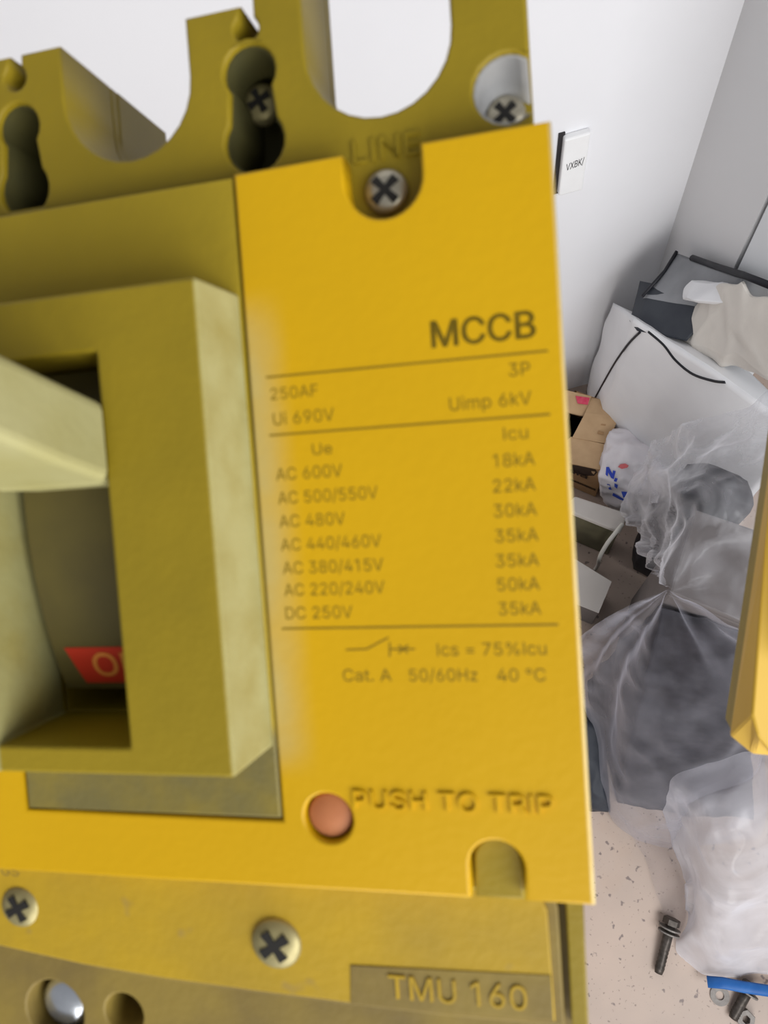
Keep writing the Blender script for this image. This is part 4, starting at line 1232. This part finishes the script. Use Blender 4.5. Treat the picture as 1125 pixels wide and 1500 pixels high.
tag(kbag, 'black plastic bag flat on the floor at the foot of the charcoal sack', 'bag')

f1 = sheet('plastic_sheet', [
    [W(938, 668, .25), W(985, 632, .43), W(1048, 606, .52), W(1100, 585, .575), W(1145, 560, .61)],
    [W(912, 735, .20), W(975, 690, .45), W(1050, 660, .55), W(1100, 645, .59), W(1150, 640, .62)],
    [W(925, 775, .24), W(980, 765, .50), W(1030, 735, .58), W(1090, 722, .61), W(1150, 720, .63)],
    [W(958, 835, .42), W(985, 825, .545), W(1020, 795, .575), W(1075, 800, .575), W(1125, 830, .57)],
    [knot + Vector((0, 0, .004)), W(982, 866, .552), W(1000, 874, .55), W(1048, 894, .55), W(1098, 915, .55)]],
    FILM, k=16, amp=0.022, freq=9, seed=3, pleat=(knot, 9, .012), layers=[1.5, 1.3, 1.0, .6, .35])
tag(f1, 'clear plastic sheet gathered over the bags and boxes in the corner', 'plastic sheet')
cols_ = []
for o_, mid in (((848, 935, .22), .06), ((852, 985, .16), .05), ((862, 1075, .05), .07), ((878, 1150, .02), .09), ((905, 1205, .004), .09), ((962, 1240, .004), .10),
                ((1040, 1238, .004), .10), ((1115, 1215, .01), .09), ((1125, 1060, .22), .07), ((1110, 932, .52), .02)):
    e = W(*o_)
    m1 = knot.lerp(e, .33) + Vector((0, 0, mid))
    m2 = knot.lerp(e, .67) + Vector((0, 0, mid))
    cols_.append([knot + Vector((0, 0, .012)), m1, m2, e])
f2 = sheet('plastic_wrap', cols_, FILM2, k=16, amp=0.007, freq=9, seed=11, pleat=(knot, 9, .012), layers=[2.8, 2.4, 1.8, 1.4, 1.0, .6, .4, .3, .25, .25])
tag(f2, 'thin clear plastic film spread from its knot over the charcoal sack', 'plastic sheet')
f3 = sheet('clear_bag', [
    [W(972, 1190, .03), W(985, 1140, .16), W(1040, 1118, .2), W(1090, 1105, .23), W(1160, 1095, .25)],
    [W(985, 1225, .02), W(1015, 1195, .19), W(1055, 1180, .24), W(1100, 1165, .26), W(1160, 1160, .27)],
    [W(1002, 1290, .01), W(1030, 1265, .16), W(1065, 1250, .22), W(1105, 1240, .24), W(1160, 1230, .25)],
    [W(1004, 1350, .006), W(1030, 1340, .1), W(1065, 1325, .16), W(1105, 1315, .17), W(1160, 1300, .18)],
    [W(990, 1390, .004), W(1030, 1405, .03), W(1065, 1400, .06), W(1105, 1390, .07), W(1160, 1380, .08)],
    [W(1004, 1408, .003), W(1030, 1425, .003), W(1065, 1430, .003), W(1105, 1428, .003), W(1160, 1420, .003)]],
    FILM3, k=14, amp=0.012, freq=9, seed=21)
tag(f3, 'crumpled glossy clear plastic bag on the speckled floor in front', 'plastic bag')
f4 = sheet('loose_film', [
    [W(905, 1190, .01), W(945, 1225, .012), W(985, 1235, .02)],
    [W(945, 1260, .006), W(965, 1270, .02), W(1000, 1280, .03)],
    [W(965, 1320, .004), W(985, 1330, .015), W(1010, 1335, .02)],
    [W(985, 1380, .004), W(1000, 1385, .006), W(1015, 1390, .01)]], FILM2, k=10, amp=0.006, freq=18, seed=14)
tag(f4, 'sheer flap of clear film trailing flat across the speckled floor', 'plastic film')

# bolts and strap on the floor


def bolt(root_px, tip_px, r, label, washers, zl=None):
    a, b = W(*root_px), W(*tip_px)
    zl = zl or r * 1.5
    a.z = zl
    b.z = r
    t = (b - a)
    L = t.length
    q = t.to_track_quat('Z', 'Y').to_matrix().to_4x4()
    q.translation = a
    e = empty('bolt', q)
    tag(e, label, 'bolt', 'bolts lying on the floor')
    lathe('shaft', [(0, 0), (r, 0), (r, L * .5), (r * .9, L * .52), (r, L * .56), (r * .9, L * .6), (r, L * .64), (r * .9, L * .68), (r, L * .72), (r * .9, L * .76),
                    (r, L * .8), (r * .9, L * .84), (r, L * .88), (r * .8, L), (0, L)], BOLT, e, n=14)
    lathe('head', [(0, -r * 1.3), (r * 1.6, -r * 1.3), (r * 1.75, -r * 1.1), (r * 1.75, 0), (0, 0)], BOLT, e, n=6, smooth=False)
    for k in range(washers):
        z = L * (.06 + .09 * k)
        lathe('washer', [(r, z), (r * 2.2, z), (r * 2.2, z + r * .3), (r, z + r * .3)], GALV, e, n=20, smooth=False)
    return e


bolt((979, 1352, 0), (963, 1424, 0), .0085, 'dark steel bolt with washers lying beside the clear plastic bag', 2, .02)
bolt((1092, 1446, 0), (1071, 1490, 0), .0085, 'dark steel bolt lying under the blue strap end', 1, .017)
nt_ = lathe('hex_nut', [(.007, 0), (.015, 0), (.016, .002), (.016, .011), (.015, .013), (.007, .013), (.007, 0)], GALV, n=6, smooth=False, loc=tuple(W(1090, 1491, 0)))
tag(nt_, 'small bright hexagonal nut on the floor below the blue strap', 'nut')
ring_ = lathe('flat_washer', [(.007, 0), (.016, 0), (.016, .003), (.007, .003), (.007, 0)], GALV, n=24, smooth=False, loc=tuple(W(1054, 1458, 0)))
tag(ring_, 'flat steel washer on the floor under the blue strap tip', 'washer')
strap = tube('blue_strap', [W(1036, 1438, .030), W(1060, 1440, .034), W(1090, 1446, .036), W(1130, 1452, .034), W(1170, 1456, .02)], .008, BLUE, n=8, flat=(.009, .0025))
tag(strap, 'flat blue plastic strap lying across the bolts on the floor', 'strap')
